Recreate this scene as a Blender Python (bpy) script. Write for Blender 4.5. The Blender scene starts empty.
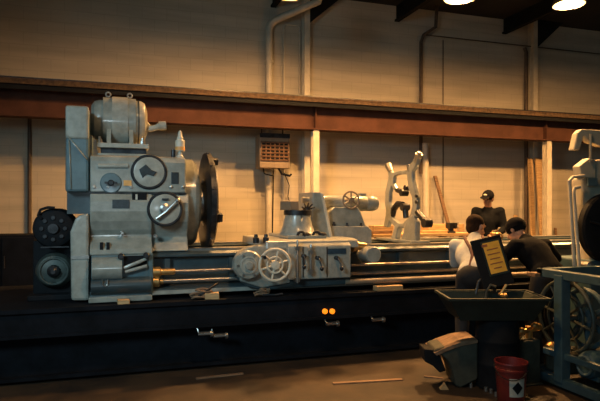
import bpy, bmesh, math, random
from mathutils import Vector, Matrix, Quaternion
random.seed(7)
V = Vector
sc = bpy.context.scene
col = sc.collection
F_PX = 560.0; H = 1.5; TH = math.radians(18.1); HOR = 208.0
S_, C_ = math.sin(TH), math.cos(TH)
RV = V((C_, -S_, 0)); FV = V((S_, C_, 0)); UP = V((0, 0, 1))

def att(px, py, t):
    u = (px-300)/F_PX
    return V((t*(S_+u*C_), t*(C_-u*S_), H-t*(py-HOR)/F_PX))
def at(px, py, Y):
    u = (px-300)/F_PX
    return att(px, py, Y/(C_-u*S_))
def atX(px, py, X):
    u = (px-300)/F_PX
    return att(px, py, X/(S_+u*C_))
def gx(px, Y): return at(px, 0, Y).x
def gz(px, py, Y): return at(px, py, Y).z

# ------------------------------------------------------------------ materials
def mat(name, color, rough=.5, metal=0.0, var=.15, scale=6.0, bump=0.0, color2=None, spec=None, stretch=None, coat=0.0):
    m = bpy.data.materials.new(name); m.use_nodes = True
    nt = m.node_tree; b = nt.nodes['Principled BSDF']
    tc = nt.nodes.new('ShaderNodeTexCoord'); mp = nt.nodes.new('ShaderNodeMapping')
    nt.links.new(tc.outputs['Object'], mp.inputs['Vector'])
    if stretch: mp.inputs['Scale'].default_value = stretch
    nz = nt.nodes.new('ShaderNodeTexNoise'); nz.inputs['Scale'].default_value = scale
    nz.inputs['Detail'].default_value = 6; nz.inputs['Roughness'].default_value = .65
    nt.links.new(mp.outputs['Vector'], nz.inputs['Vector'])
    cr = nt.nodes.new('ShaderNodeValToRGB')
    c = V(color)
    lo = V(color2) if color2 else c*(1-var*2)
    cr.color_ramp.elements[0].position = .35; cr.color_ramp.elements[1].position = .62
    cr.color_ramp.elements[0].color = (*[max(0, x) for x in lo], 1)
    cr.color_ramp.elements[1].color = (*c, 1)
    nt.links.new(nz.outputs['Fac'], cr.inputs['Fac'])
    nt.links.new(cr.outputs['Color'], b.inputs['Base Color'])
    b.inputs['Roughness'].default_value = rough; b.inputs['Metallic'].default_value = metal
    if spec is not None: b.inputs['Specular IOR Level'].default_value = spec
    if coat: b.inputs['Coat Weight'].default_value = coat; b.inputs['Coat Roughness'].default_value = .15
    if bump:
        bp = nt.nodes.new('ShaderNodeBump'); bp.inputs['Strength'].default_value = bump; bp.inputs['Distance'].default_value = .02
        nt.links.new(nz.outputs['Fac'], bp.inputs['Height']); nt.links.new(bp.outputs['Normal'], b.inputs['Normal'])
    return m
def emit(name, color, strength):
    m = bpy.data.materials.new(name); m.use_nodes = True
    b = m.node_tree.nodes['Principled BSDF']
    b.inputs['Base Color'].default_value = (*color, 1)
    b.inputs['Emission Color'].default_value = (*color, 1); b.inputs['Emission Strength'].default_value = strength
    return m
def block_mat():
    m = bpy.data.materials.new('painted_block'); m.use_nodes = True
    nt = m.node_tree; b = nt.nodes['Principled BSDF']
    tc = nt.nodes.new('ShaderNodeTexCoord'); sep = nt.nodes.new('ShaderNodeSeparateXYZ'); cb = nt.nodes.new('ShaderNodeCombineXYZ')
    nt.links.new(tc.outputs['Object'], sep.inputs[0]); nt.links.new(sep.outputs['X'], cb.inputs['X']); nt.links.new(sep.outputs['Z'], cb.inputs['Y'])
    br = nt.nodes.new('ShaderNodeTexBrick'); br.inputs['Scale'].default_value = 1
    br.inputs['Brick Width'].default_value = .42; br.inputs['Row Height'].default_value = .21; br.inputs['Mortar Size'].default_value = .006
    br.inputs['Mortar Smooth'].default_value = .4
    br.inputs['Color1'].default_value = (.56, .50, .385, 1); br.inputs['Color2'].default_value = (.535, .475, .365, 1); br.inputs['Mortar'].default_value = (.47, .42, .325, 1)
    nt.links.new(cb.outputs[0], br.inputs['Vector'])
    nz = nt.nodes.new('ShaderNodeTexNoise'); nz.inputs['Scale'].default_value = 1.3; nz.inputs['Detail'].default_value = 8
    mp = nt.nodes.new('ShaderNodeMapping'); mp.inputs['Scale'].default_value = (.35, 1, 3.5)
    nt.links.new(tc.outputs['Object'], mp.inputs[0]); nt.links.new(mp.outputs[0], nz.inputs['Vector'])
    cr = nt.nodes.new('ShaderNodeValToRGB'); cr.color_ramp.elements[0].position = .3; cr.color_ramp.elements[1].position = .65
    cr.color_ramp.elements[0].color = (.72, .72, .72, 1); cr.color_ramp.elements[1].color = (1, 1, 1, 1)
    nt.links.new(nz.outputs['Fac'], cr.inputs['Fac'])
    mx = nt.nodes.new('ShaderNodeMixRGB'); mx.blend_type = 'MULTIPLY'; mx.inputs['Fac'].default_value = 1
    nt.links.new(br.outputs['Color'], mx.inputs[1]); nt.links.new(cr.outputs['Color'], mx.inputs[2])
    nt.links.new(mx.outputs[0], b.inputs['Base Color']); b.inputs['Roughness'].default_value = .75
    bp = nt.nodes.new('ShaderNodeBump'); bp.inputs['Strength'].default_value = .2; bp.inputs['Distance'].default_value = .006; bp.invert = True
    nt.links.new(br.outputs['Fac'], bp.inputs['Height']); nt.links.new(bp.outputs['Normal'], b.inputs['Normal'])
    return m
M = {}
M['block'] = block_mat()
M['floor'] = mat('stained_concrete', (.055, .035, .02), .6, 0, .3, 1.6, .25, color2=(.018, .014, .011), spec=.3)
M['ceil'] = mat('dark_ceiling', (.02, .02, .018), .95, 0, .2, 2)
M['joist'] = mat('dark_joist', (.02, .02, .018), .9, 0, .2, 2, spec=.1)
M['paint'] = mat('grey_machine_paint', (.28, .29, .25), .3, 0, .16, 9, .22, coat=.8)
M['paint_l'] = mat('light_machine_paint', (.34, .34, .29), .33, 0, .14, 11, .2, coat=.5)
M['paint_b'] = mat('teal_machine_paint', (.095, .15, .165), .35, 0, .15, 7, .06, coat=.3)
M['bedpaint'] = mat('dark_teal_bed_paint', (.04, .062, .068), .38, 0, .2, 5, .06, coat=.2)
M['steel'] = mat('bare_steel', (.5, .48, .44), .3, .9, .15, 14, .05)
M['dsteel'] = mat('dark_steel', (.055, .055, .058), .38, .7, .3, 12, .1)
M['rust'] = mat('rusted_steel', (.23, .13, .08), .6, .3, .3, 14, .2)
M['black'] = mat('black_paint', (.010, .011, .013), .75, 0, .2, 9, spec=.15)
M['trailer'] = mat('black_trailer_paint', (.006, .007, .010), .8, 0, .3, 5, .1, spec=.15)
M['rubber'] = mat('black_rubber', (.012, .012, .013), .8, 0, .2, 20)
M['brown'] = mat('red_oxide_girder', (.088, .038, .025), .85, 0, .18, 3, .1, spec=.2)
M['gird'] = mat('weathered_girder_edge', (.11, .07, .042), .85, 0, .35, 18, .2, color2=(.05, .035, .025), spec=.2)
M['cream'] = mat('cream_paint', (.62, .56, .43), .5, 0, .1, 5)
M['dpipe'] = mat('dark_brown_pipe', (.09, .06, .038), .6, 0, .2, 8)
M['heater'] = mat('beige_heater_case', (.24, .18, .12), .5, 0, .1, 10)
M['wood'] = mat('pine_timber', (.52, .33, .15), .65, 0, .2, 5, .1, stretch=(1, 8, 8))
M['wood_d'] = mat('weathered_timber', (.24, .14, .075), .75, 0, .25, 5, .1, stretch=(1, 8, 8))
M['blue'] = mat('blue_grey_frame_paint', (.045, .095, .12), .45, 0, .15, 8)
M['olive'] = mat('olive_enamel', (.018, .028, .022), .45, 0, .2, 6)
M['khaki'] = mat('khaki_sheet_metal', (.05, .052, .036), .75, 0, .25, 8, .15)
M['red'] = mat('red_plastic', (.20, .022, .018), .4, 0, .12, 5)
M['white'] = mat('white_label', (.5, .48, .4), .6, 0, .1, 5)
M['yellow'] = mat('yellow_placard', (.95, .48, .05), .6, 0, .12, 8)
M['redink'] = mat('faded_red_ink', (.4, .12, .04), .6)
M['skin'] = mat('skin', (.42, .22, .14), .5, 0, .06, 10)
M['skin_d'] = mat('tanned_skin', (.30, .15, .09), .5, 0, .06, 10)
M['shirt'] = mat('pale_shirt_cloth', (.50, .50, .46), .85, 0, .08, 14, .15)
M['susp'] = mat('dark_red_strap', (.10, .035, .03), .8)
M['jacket'] = mat('black_jacket_cloth', (.006, .007, .009), .95, 0, .2, 12, .2, spec=.1)
M['capm'] = mat('black_cap_cloth', (.006, .006, .008), .95, 0, .2, 12, .1, spec=.1)
M['grinder'] = mat('dull_cream_paint', (.55, .49, .36), .55, 0, .12, 6)
M['wheelm'] = mat('dark_green_wheel_paint', (.07, .09, .08), .5, .2, .25, 9)
M['trouser'] = mat('dark_trouser_cloth', (.009, .011, .015), .85, 0, .2, 14, .15)
M['gtrouser'] = mat('grey_trouser_cloth', (.13, .12, .10), .85, 0, .2, 14, .15)
M['hair'] = mat('dark_brown_hair', (.03, .015, .009), .9, 0, .3, 60, .3, spec=.1)
M['lensm'] = emit('lamp_lens_glow', (1.0, .50, .165), 1500)
M['lensd'] = emit('added_lamp_lens_glow', (1.0, .55, .22), 300)
M['marker'] = emit('amber_reflector_glow', (1.0, .24, .01), 1.3)  # emission stands in for flash light thrown back by amber reflectors
M['brass'] = mat('brass', (.62, .38, .14), .35, .8, .15, 20)
M['orange'] = mat('orange_tag', (.72, .36, .10), .5, 0, .1, 9)
M['plate'] = mat('dark_nameplate', (.035, .045, .05), .35, .3, .2, 30)
M['bplate'] = mat('blue_nameplate', (.05, .09, .13), .35, .3, .2, 30)

# ------------------------------------------------------------------ mesh builder
WL = {}
def frame_from(axis):
    a = V(axis).normalized()
    r = V((0, 0, 1)) if abs(a.z) < .9 else V((1, 0, 0))
    x = r.cross(a).normalized(); y = a.cross(x)
    return x, y, a
class MB:
    def __init__(s): s.bm = bmesh.new()
    def _f(s, vs, smooth=False):
        try:
            f = s.bm.faces.new(vs); f.smooth = smooth; return f
        except ValueError: return None
    def box(s, c, d, rot=None):
        c = V(c); q = rot or Matrix.Identity(3)
        vs = [s.bm.verts.new(c+q@V((x*d[0]/2, y*d[1]/2, z*d[2]/2))) for x in (-1, 1) for y in (-1, 1) for z in (-1, 1)]
        for a in ((0, 1, 3, 2), (4, 6, 7, 5), (0, 4, 5, 1), (2, 3, 7, 6), (0, 2, 6, 4), (1, 5, 7, 3)): s._f([vs[i] for i in a])
        return s
    def span(s, x0, x1, y0, y1, z0, z1): return s.box(((x0+x1)/2, (y0+y1)/2, (z0+z1)/2), (abs(x1-x0), abs(y1-y0), abs(z1-z0)))
    def prism(s, pts, vec):
        vec = V(vec); a = [s.bm.verts.new(V(p)) for p in pts]; b = [s.bm.verts.new(V(p)+vec) for p in pts]
        n = len(pts); s._f(a[::-1]); s._f(b)
        for i in range(n): s._f([a[i], a[(i+1) % n], b[(i+1) % n], b[i]])
        return s
    def rev(s, p, axis, prof, seg=32, caps=True, arc=None):
        """prof: list of (distance along axis, radius)"""
        x, y, a = frame_from(axis); p = V(p); rings = []
        for d, r in prof:
            r = max(r, 1e-4)
            rings.append([s.bm.verts.new(p+a*d+(x*math.cos(2*math.pi*k/seg)+y*math.sin(2*math.pi*k/seg))*r) for k in range(seg)])
        for i in range(len(rings)-1):
            for k in range(seg):
                k2 = (k+1) % seg
                s._f([rings[i][k], rings[i][k2], rings[i+1][k2], rings[i+1][k]], True)
        if caps: s._f(rings[0][::-1]); s._f(rings[-1])
        return s
    def cyl(s, p0, p1, r0, r1=None, seg=20):
        p0, p1 = V(p0), V(p1); r1 = r0 if r1 is None else r1
        return s.rev(p0, p1-p0, [(0, r0), ((p1-p0).length, r1)], seg)
    def tor(s, c, axis, R, r, seg=36, ns=10, a0=0, a1=2*math.pi, sy=1.0):
        x, y, a = frame_from(axis); c = V(c); rings = []; full = abs(a1-a0-2*math.pi) < 1e-6
        n = seg if full else seg+1
        for i in range(n):
            th = a0+(a1-a0)*i/seg; d = x*math.cos(th)+y*math.sin(th)*sy
            rings.append([s.bm.verts.new(c+d*(R+r*math.cos(2*math.pi*k/ns))+a*r*math.sin(2*math.pi*k/ns)) for k in range(ns)])
        for i in range(seg):
            A, B = rings[i], rings[(i+1) % n]
            for k in range(ns): s._f([A[k], B[k], B[(k+1) % ns], A[(k+1) % ns]], True)
        if not full: s._f(rings[0][::-1]); s._f(rings[-1])
        return s
    def tube(s, pts, r, seg=10, sq=None):
        pts = [V(p) for p in pts]; rings = []; n = len(pts)
        rr = r if isinstance(r, (list, tuple)) else [r]*n
        tan = [(pts[min(i+1, n-1)]-pts[max(i-1, 0)]).normalized() for i in range(n)]
        x, y, a = frame_from(tan[0])
        for i in range(n):
            if i:
                q = tan[i-1].rotation_difference(tan[i]); x = q@x; y = q@y
            rings.append([s.bm.verts.new(pts[i]+(x*math.cos(2*math.pi*k/seg)+y*math.sin(2*math.pi*k/seg))*rr[i]) for k in range(seg)])
        for i in range(n-1):
            for k in range(seg): s._f([rings[i][k], rings[i][(k+1) % seg], rings[i+1][(k+1) % seg], rings[i+1][k]], True)
        s._f(rings[0][::-1]); s._f(rings[-1])
        return s
    def ell(s, c, r, rot=None, u=16, v=10):
        q = rot or Matrix.Identity(3); c = V(c); rings = []
        top = s.bm.verts.new(c+q@V((0, 0, r[2]))); bot = s.bm.verts.new(c+q@V((0, 0, -r[2])))
        for i in range(1, v):
            ph = math.pi*i/v
            rings.append([s.bm.verts.new(c+q@V((r[0]*math.sin(ph)*math.cos(2*math.pi*k/u), r[1]*math.sin(ph)*math.sin(2*math.pi*k/u), r[2]*math.cos(ph)))) for k in range(u)])
        for k in range(u):
            k2 = (k+1) % u
            s._f([top, rings[0][k], rings[0][k2]], True); s._f([bot, rings[-1][k2], rings[-1][k]], True)
            for i in range(len(rings)-1): s._f([rings[i][k], rings[i+1][k], rings[i+1][k2], rings[i][k2]], True)
        return s
    def cap(s, p0, p1, r0, r1):
        """rounded tapered limb"""
        p0, p1 = V(p0), V(p1); d = p1-p0; L = d.length
        pr = [(-r0*math.cos(k*math.pi/8), r0*math.sin(k*math.pi/8)) for k in range(0, 5)] + [(L+r1*math.sin(k*math.pi/8), r1*math.cos(k*math.pi/8)) for k in range(0, 5)]
        return s.rev(p0, d, pr, 16)
    def build(s, name, m, parent=None, bevel=0.0, origin=None, vox=0, smooth=0):
        bm = s.bm
        bmesh.ops.recalc_face_normals(bm, faces=bm.faces)
        for e_ in bm.edges:
            if len(e_.link_faces) == 2 and e_.calc_face_angle(0) > math.radians(33): e_.smooth = False
        if parent is not None: o0 = WL[parent]
        elif origin is not None: o0 = V(origin)
        else:
            xs = [v.co for v in bm.verts]
            o0 = V(((min(v.x for v in xs)+max(v.x for v in xs))/2, (min(v.y for v in xs)+max(v.y for v in xs))/2, min(v.z for v in xs)))
        bmesh.ops.translate(bm, vec=-o0, verts=bm.verts)
        me = bpy.data.meshes.new(name); bm.to_mesh(me); bm.free(); s.bm = None
        me.materials.append(m)
        o = bpy.data.objects.new(name, me); col.objects.link(o)
        if parent is not None: o.parent = parent
        else: o.location = o0
        WL[o] = o0
        if vox:
            r = o.modifiers.new('r', 'REMESH'); r.mode = 'VOXEL'; r.voxel_size = vox; r.use_smooth_shade = True
            if smooth:
                q = o.modifiers.new('s', 'SMOOTH'); q.iterations = smooth; q.factor = .5
        if bevel:
            b = o.modifiers.new('b', 'BEVEL'); b.width = bevel; b.segments = 2; b.limit_method = 'ANGLE'; b.angle_limit = math.radians(35)
        return o
def tag(o, label=None, cat=None, group=None, kind=None):
    if label: o['label'] = label
    if cat: o['category'] = cat
    if group: o['group'] = group
    if kind: o['kind'] = kind
    return o
def empty(name, loc, label, cat, group=None):
    o = bpy.data.objects.new(name, None); col.objects.link(o); o.location = V(loc); o.empty_display_size = .1
    WL[o] = V(loc); tag(o, label, cat, group); return o
def children(o): return [c for c in bpy.data.objects if c.parent == o]
def copy_tree(o, parent=None):
    c = o.copy(); col.objects.link(c)
    if parent is not None: c.parent = parent
    for ch in children(o): copy_tree(ch, c)
    return c
def rotm(axis, deg): return Matrix.Rotation(math.radians(deg), 3, axis)
VIEW = Matrix((( C_, S_, 0), (-S_, C_, 0), (0, 0, 1)))   # columns: right, forward, up

# ------------------------------------------------------------------ setting
WY = 10.2; CEIL = 5.6
tag(MB().span(-4, 12, -1.5, WY+.3, -.2, 0).build('floor', M['floor'], origin=(0, 0, 0)), kind='structure')
tag(MB().span(-4, 12, WY, WY+.3, 0, CEIL).build('wall_back', M['block'], origin=(0, WY, 0)), kind='structure')
M['dblock'] = mat('low_bounce_block', (.06, .065, .06), .9, 0, .15, 3)  # unseen side wall coloured dark to cut bounced light
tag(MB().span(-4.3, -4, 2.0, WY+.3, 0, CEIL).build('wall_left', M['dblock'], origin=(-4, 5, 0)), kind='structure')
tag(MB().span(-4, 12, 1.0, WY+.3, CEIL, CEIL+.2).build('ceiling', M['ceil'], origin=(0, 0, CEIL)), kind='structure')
mb = MB()
for x in (-2.4, 0.2, 2.8, 5.4, 8.0):
    mb.span(x-.05, x+.05, 1.0, WY, CEIL-.32, CEIL-.30+.02); mb.span(x-.012, x+.012, 1.0, WY, CEIL-.30, CEIL)
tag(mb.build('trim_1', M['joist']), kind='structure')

# columns on the wall and posts under the girder
def wall_column(px, name_label, haunch):
    x = gx(px, 10.0)
    root = empty('steel_column', (x, 10.0, 0), name_label, 'column', None)
    m = MB(); w = .11
    m.span(x-w/2, x+w/2, 9.98, 10.0, .02, CEIL); m.span(x-w/2, x+w/2, 10.14, 10.16, .02, CEIL); m.span(x-.01, x+.01, 10.0, 10.14, .02, CEIL)
    m.build('shaft', M['cream'], root)
    MB().span(x-.1, x+.1, 9.93, 10.19, 0, .02).build('base_plate', M['cream'], root)
    h = MB(); h.prism([(x+.055, 9.98, CEIL), (x+.75, 9.98, CEIL), (x+.055, 9.98, CEIL-.6)], (0, .16, 0))
    if haunch: h.build('haunch', M['joist'], root)
    # bracket tying girder to column
    MB().span(x-.06, x+.06, 9.3, 9.98, 2.95, 3.2).build('bracket', M['rust'], root)
    return root
wall_column(307, 'cream steel column on the wall above the small louvred heater', True)
wall_column(535, 'cream steel column on the wall behind the leaning planks', True)
def under_post(px, label):
    x = gx(px, 9.25)
    root = empty('girder_post', (x, 9.25, 0), label, 'post')
    m = MB(); m.span(x-.055, x+.055, 9.18, 9.195, .02, 2.86); m.span(x-.055, x+.055, 9.305, 9.32, .02, 2.85); m.span(x-.008, x+.008, 9.195, 9.305, .02, 2.86)
    m.build('shaft', M['cream'], root)
    MB().span(x-.12, x+.12, 9.12, 9.38, 0, .02).build('base_plate', M['cream'], root)
under_post(315, 'cream post under the girder, right of the louvred heater')
under_post(547, 'cream post under the girder, right of the leaning planks')

# crane girder
X0, X1 = -4, 12
gr = empty('crane_girder', (0, 9.25, 2.86), 'long red-brown crane girder with a dark overhanging top flange along the wall', 'girder')
m = MB(); m.span(X0, X1, 9.24, 9.27, 2.885, 3.32); m.span(X0, X1, 9.14, 9.37, 2.86, 2.885)
for px in (315, 545): m.span(gx(px, 9.2)-.01, gx(px, 9.2)+.01, 9.14, 9.24, 2.885, 3.32)
m.build('web', M['brown'], gr)
m = MB(); m.span(X0, X1, 8.95, 9.55, 3.345, 3.38); m.span(X0, X1, 8.95, 8.965, 3.30, 3.38)
m.build('top_flange', M['gird'], gr)
MB().span(X0, X1, 8.985, 9.0, 3.225, 3.345).build('flange_shade_strip', M['black'], gr)  # black strip paints a wider shadow band under the flange
m = MB(); m.prism([(X0, 9.17, 3.38), (X0, 9.33, 3.38), (X0, 9.33, 3.40), (X0, 9.27, 3.42), (X0, 9.27, 3.46), (X0, 9.23, 3.46), (X0, 9.23, 3.42), (X0, 9.17, 3.40)], (X1-X0, 0, 0))
m.build('rail', M['dsteel'], gr)

# pipes on the wall
def pipe(name, pts, r, m, label, cat='pipe', clamps=()):
    b = MB(); b.tube(pts, r, 12)
    for c in clamps: b.cyl(V(c)+V((0, 0, -.02)), V(c)+V((0, 0, .02)), r*1.35)
    return tag(b.build(name, m), label, cat)
yp = 10.08
a = at(269, 22, yp); x = a.x
pts = [(x, yp, .0), (x, yp, 2.2), (x, yp, a.z-.12), (x+.03, yp-.01, a.z-.04), (x+.1, yp-.04, a.z+.02), (x+.25, yp-.12, a.z+.09), (x+.8, yp-.5, a.z+.3), (x+.9, yp-.5, CEIL-.002)]
pipe('drain_pipe', pts, .065, M['cream'], 'thick cream pipe on the wall with a bend toward the ceiling', 'pipe', [(x, yp, gz(269, 62, yp)), (x, yp, 2.4)])
x2 = gx(284, 10.15); z2 = gz(284, 24, 10.15); x3 = gx(300, 10.15)
pipe('conduit', [(x2, 10.16, 1.2), (x2, 10.16, z2-.05), (x2+.04, 10.16, z2), (x3-.04, 10.16, z2), (x3, 10.16, z2-.04), (x3, 10.16, 3)], .016, M['cream'], 'thin looped conduit on the wall beside the left column', 'conduit')
x4 = gx(421, 10.1)
pipe('downpipe', [(x4, 10.1, 2.2), (x4, 10.1, gz(421, 42, 10.1)), (x4+.05, 10.08, gz(421, 35, 10.1)), (x4+.25, 9.95, gz(421, 28, 10.1)), (x4+.28, 9.95, CEIL)], .035, M['dpipe'], 'slim dark brown pipe running up the wall above the steady rest')
x5 = gx(432, 9.9)
pipe('timber_pole', [(x5-.06, 9.98, 0), (x5-.06, 10.02, 1.2), (x5-.06, 10.06, gz(428, 143, 10.0))], .065, M['cream'], 'tall pale round pole against the wall behind the steady rest', 'pole')
x6 = gx(445, 10.1)
pipe('conduit', [(x6, 10.17, 0), (x6, 10.17, 5.0)], .009, M['dpipe'], 'very thin straight conduit on the wall between the two dark brown pipes', 'conduit')
x7 = gx(529.5, 10.0)
pipe('standpipe', [(x7, 10.1, 0), (x7, 10.1, 4.9), (x7-.05, 10.1, 5.0)], .04, M['dpipe'], 'dark brown pipe on the wall left of the leaning planks')
x8 = gx(29, 10.1)
pipe('conduit', [(x8, 10.16, 0), (x8, 10.16, 3.0)], .03, M['dpipe'], 'dark conduit on the dim wall at the far left', 'conduit')
z9 = 5.05
pipe('overhead_conduit', [(gx(425, 10.1), 10.12, z9), (11, 10.12, z9)], .012, M['dpipe'], 'dark horizontal conduit high on the wall to the right', 'conduit')

# planks leaning on the wall
def plank(p0, p1, w, th, label):
    p0, p1 = V(p0), V(p1); d = (p1-p0); L = d.length; d.normalize()
    xa = V((1, 0, 0)); xa = (xa-d*xa.dot(d)).normalized(); ya = d.cross(xa)
    q = Matrix((xa, ya, d)).transposed()
    o = MB(); o.box((0, 0, L/2), (w, th, L), q)
    ob = MB(); ob.box(p0+d*L/2, (w, th, L), q)
    return tag(ob.build('plank', M['wood'], bevel=.004), label, 'plank', None)
def lp(pxt, pyt, pxb, w, label, yb=9.75, yt=10.08):
    t_ = at(pxt, pyt, yt); b_ = at(pxb, 240, yb); b_ = V((b_.x+(b_.x-t_.x)*.5, yb, 0.02)); plank(b_, t_, w, .04, label)
lp(530, 158, 537, .11, 'narrow tall plank leaning on the wall, left one of the pair', 9.5, 9.84)
lp(539, 158, 549, .20, 'wide tall plank leaning on the wall, right one of the pair', 9.42, 9.84)
def bar(p0, p1, r, m, name, label, cat): return tag(MB().tube([p0, p1], r, 10).build(name, m), label, cat)
tp = at(435, 176, 10.13); bt = at(449, 228, 9.7); bt2 = bt+(bt-tp)*1.05; bt2.z = .05
plank(bt2, tp, .07, .04, 'brown thin board leaning at a slant right of the round pole').data.materials[0] = M['wood_d']
plank((gx(517, 9.8), 9.7, .02), (gx(516, 10.1), 10.12, gz(516, 215, 10.1)), .09, .03, 'short board leaning on the wall right of the man in the cap')
plank((gx(560, 9.8), 9.8, .02), (gx(556, 10.1), 10.12, gz(556, 228, 10.1)), .05, .03, 'short dark board end leaning on the wall near the cream grinder').data.materials[0] = M['wood_d']

# louvred heater
hx0, hx1 = gx(260, 9.6), gx(290, 9.6); hz1, hz0 = gz(275, 135, 9.6), gz(275, 168, 9.6)
hr = empty('unit_heater', ((hx0+hx1)/2, 9.75, hz0), 'small beige unit heater with dark louvres hanging below the girder', 'heater')
m = MB(); m.span(hx0, hx1, 9.62, 9.95, hz0, hz1); m.build('case', M['heater'], hr, bevel=.01)
fz0, fz1 = hz0+.14, hz1-.13
MB().span(hx0+.02, hx1-.02, 9.615, 9.62, fz0, fz1).build('louvre_recess', M['black'], hr)
m = MB(); n = 5
for k in range(n+1):
    z = fz0+(fz1-fz0)*k/n; m.box(((hx0+hx1)/2, 9.605, z), (hx1-hx0-.03, .03, .02), rotm('X', 30))
for k in range(7):
    xx = hx0+.03+(hx1-hx0-.06)*k/6; m.span(xx-.008, xx+.008, 9.600, 9.612, fz0, fz1)
m.build('louvre_grille', M['rust'], hr)
MB().span(hx0, hx1, 9.60, 9.63, hz1-.05, hz1+.03).build('top_cap', M['dsteel'], hr)
for xx in (hx0+.08, hx1-.08): MB().tube([(xx, 9.8, hz1-.01), (xx, 9.8, hz1+.15), (xx, 9.5, 3.34)], .012, 8).build('hanger', M['dsteel'], hr)
hx = (hx0+hx1)/2
m = MB(); m.tube([(hx+.02, 9.8, hz0+.01), (hx+.02, 9.8, hz0-.2), (hx+.03, 9.9, .9), (hx+.03, 10.1, .3)], .012, 8)
m.tube([(hx-.2, 9.7, hz0+.02), (hx-.17, 9.7, hz0-.1), (hx-.02, 9.72, hz0-.13), (hx+.02, 9.8, hz0-.1)], .012, 8)
m.tube([(hx+.08, 9.7, hz0+.02), (hx+.15, 9.68, hz0-.1), (hx+.3, 9.68, hz0-.13), (hx+.33, 9.7, hz0-.1)], .02, 8)
m.tube([(hx+.2, 9.7, hz0-.08), (hx+.3, 9.72, hz0-.3), (hx+.28, 9.74, hz0-.5), (hx+.36, 9.76, hz0-.75)], .008, 8)
m.build('wiring', M['black'], hr)

# high bay lamps
def make_lamp(lm):
    r = empty('high_bay_lamp', (0, 0, 0), '', 'ceiling lamp', 'high bay lamps')
    m = MB(); m.rev((0, 0, 0), (0, 0, 1), [(.0, .205), (.01, .21), (.10, .19), (.20, .12), (.25, .085), (.42, .085), (.44, .06)], 32, False)
    m.rev((0, 0, 0), (0, 0, 1), [(.002, .203), (.09, .183), (.19, .115), (.22, 0.001)], 32, False); m.build('shade', M['dsteel'], r)
    MB().rev((0, 0, 0), (0, 0, 1), [(-.022, .001), (-.020, .05), (-.012, .09), (-.002, .13), (.01, .145), (.015, .001)], 32, False).build('lens', lm, r)
    MB().cyl((0, 0, .43), (0, 0, CEIL-4.2), .012).build('stem', M['dsteel'], r)
    return r
proto = None
for px, py, Y, lb in ((569, 5, 6.08, 'glowing high bay lamp fully in view at the upper right'), (460, -3, 6.35, 'glowing lamp cut by the top edge, left of the bright one'),
                      (290, -5, 6.9, 'glowing lamp at the top edge above the cream pipe bend')):
    if proto is None: proto = l = make_lamp(M['lensm'])
    else: l = copy_tree(proto)
    p = at(px, py, Y); l.location = (p.x, p.y, 4.2+.05); l['label'] = lb
l = copy_tree(proto); l.location = (8.2, 6.2, 4.25); l['label'] = 'added unseen lamp beyond the right edge'  # unseen lamp added to light the right side
l = make_lamp(M['lensd']); l.location = (1.3, 3.0, 4.25); l['label'] = 'added unseen dim lamp above the floor in front of the lathe'  # unseen lamp added to light the front of the machine

# ------------------------------------------------------------------ trailer
TZ = .65; TY0, TY1 = 5.17, 6.78; TX0, TX1 = -2.6, 7.4
tr = empty('flatbed_trailer', (2.4, 6, 0), 'long low black flatbed trailer carrying the lathe', 'trailer')
MB().span(TX0, TX1, TY0+.02, TY1, TZ-.07, TZ).build('deck', M['trailer'], tr)
m = MB(); m.span(TX0, TX1, TY0-.01, TY0+.02, TZ-.24, TZ+.005); m.span(TX0, TX1, TY0-.04, TY0-.01, TZ-.03, TZ+.005); m.span(TX0, TX1, TY0-.04, TY0-.01, TZ-.24, TZ-.215)
m.build('side_rail', M['trailer'], tr)
m = MB(); m.span(TX0, TX1, TY0+.14, TY0+.18, .06, TZ-.07); m.span(TX0, TX1, TY1-.22, TY1-.18, .06, TZ-.07); m.span(TX0, TX1, TY0+.06, TY0+.26, .03, .06)
m.build('frame_beam', M['trailer'], tr)
m = MB()
for k in range(14):
    x = TX0+.4+k*.72; m.span(x-.03, x+.03, TY0+.02, TY1, TZ-.17, TZ-.07)
m.build('cross_member', M['trailer'], tr)
for k in range(5):
    MB().rev((TX0+.9+k*2.1, TY0+.35, .26), (0, 1, 0), [(0, .16), (.01, .24), (.04, .26), (.18, .26), (.21, .24), (.22, .16)], 28).build('tyre', M['rubber'], tr)
for px in (325.3, 332.6):
    p = at(px, 311.5, TY0-.03); MB().rev(p+V((0, .02, 0)), (0, -1, 0), [(0, .026), (.02, .026), (.028, .018), (.03, .001)], 20).build('marker_reflector', M['marker'], tr)
for px, py in ((332, 324), (378, 320), (205, 334), (220, 336)):
    p = at(px, py, TY0-.05); b = MB(); b.cyl(p+V((-.06, 0, 0)), p+V((.06, 0, 0)), .013, seg=10); b.rev(p+V((.05, 0, 0)), (1, 0, 0), [(0, .03), (.02, .03)], 12)
    b.tube([p+V((-.05, 0, 0)), p+V((-.06, .03, .03)), p+V((-.07, .04, .06))], .008); b.box(p+V((0, .03, .0)), (.1, .04, .03))
    tag(b.build('strap_winch', M['steel'], tr), 'bright steel strap winch')

# ------------------------------------------------------------------ lathe
AX_Y, AX_Z = 5.95, 1.56
L = empty('engine_lathe', (gx(200, 5.9), 5.9, TZ), 'huge grey engine lathe with headstock, black faceplate, carriage and long bed on the trailer', 'lathe')
P, PL, PB, BP, ST, DS = M['paint'], M['paint_l'], M['paint_b'], M['bedpaint'], M['steel'], M['dsteel']
bx0, bx1 = gx(90, 5.4), 6.6
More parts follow.
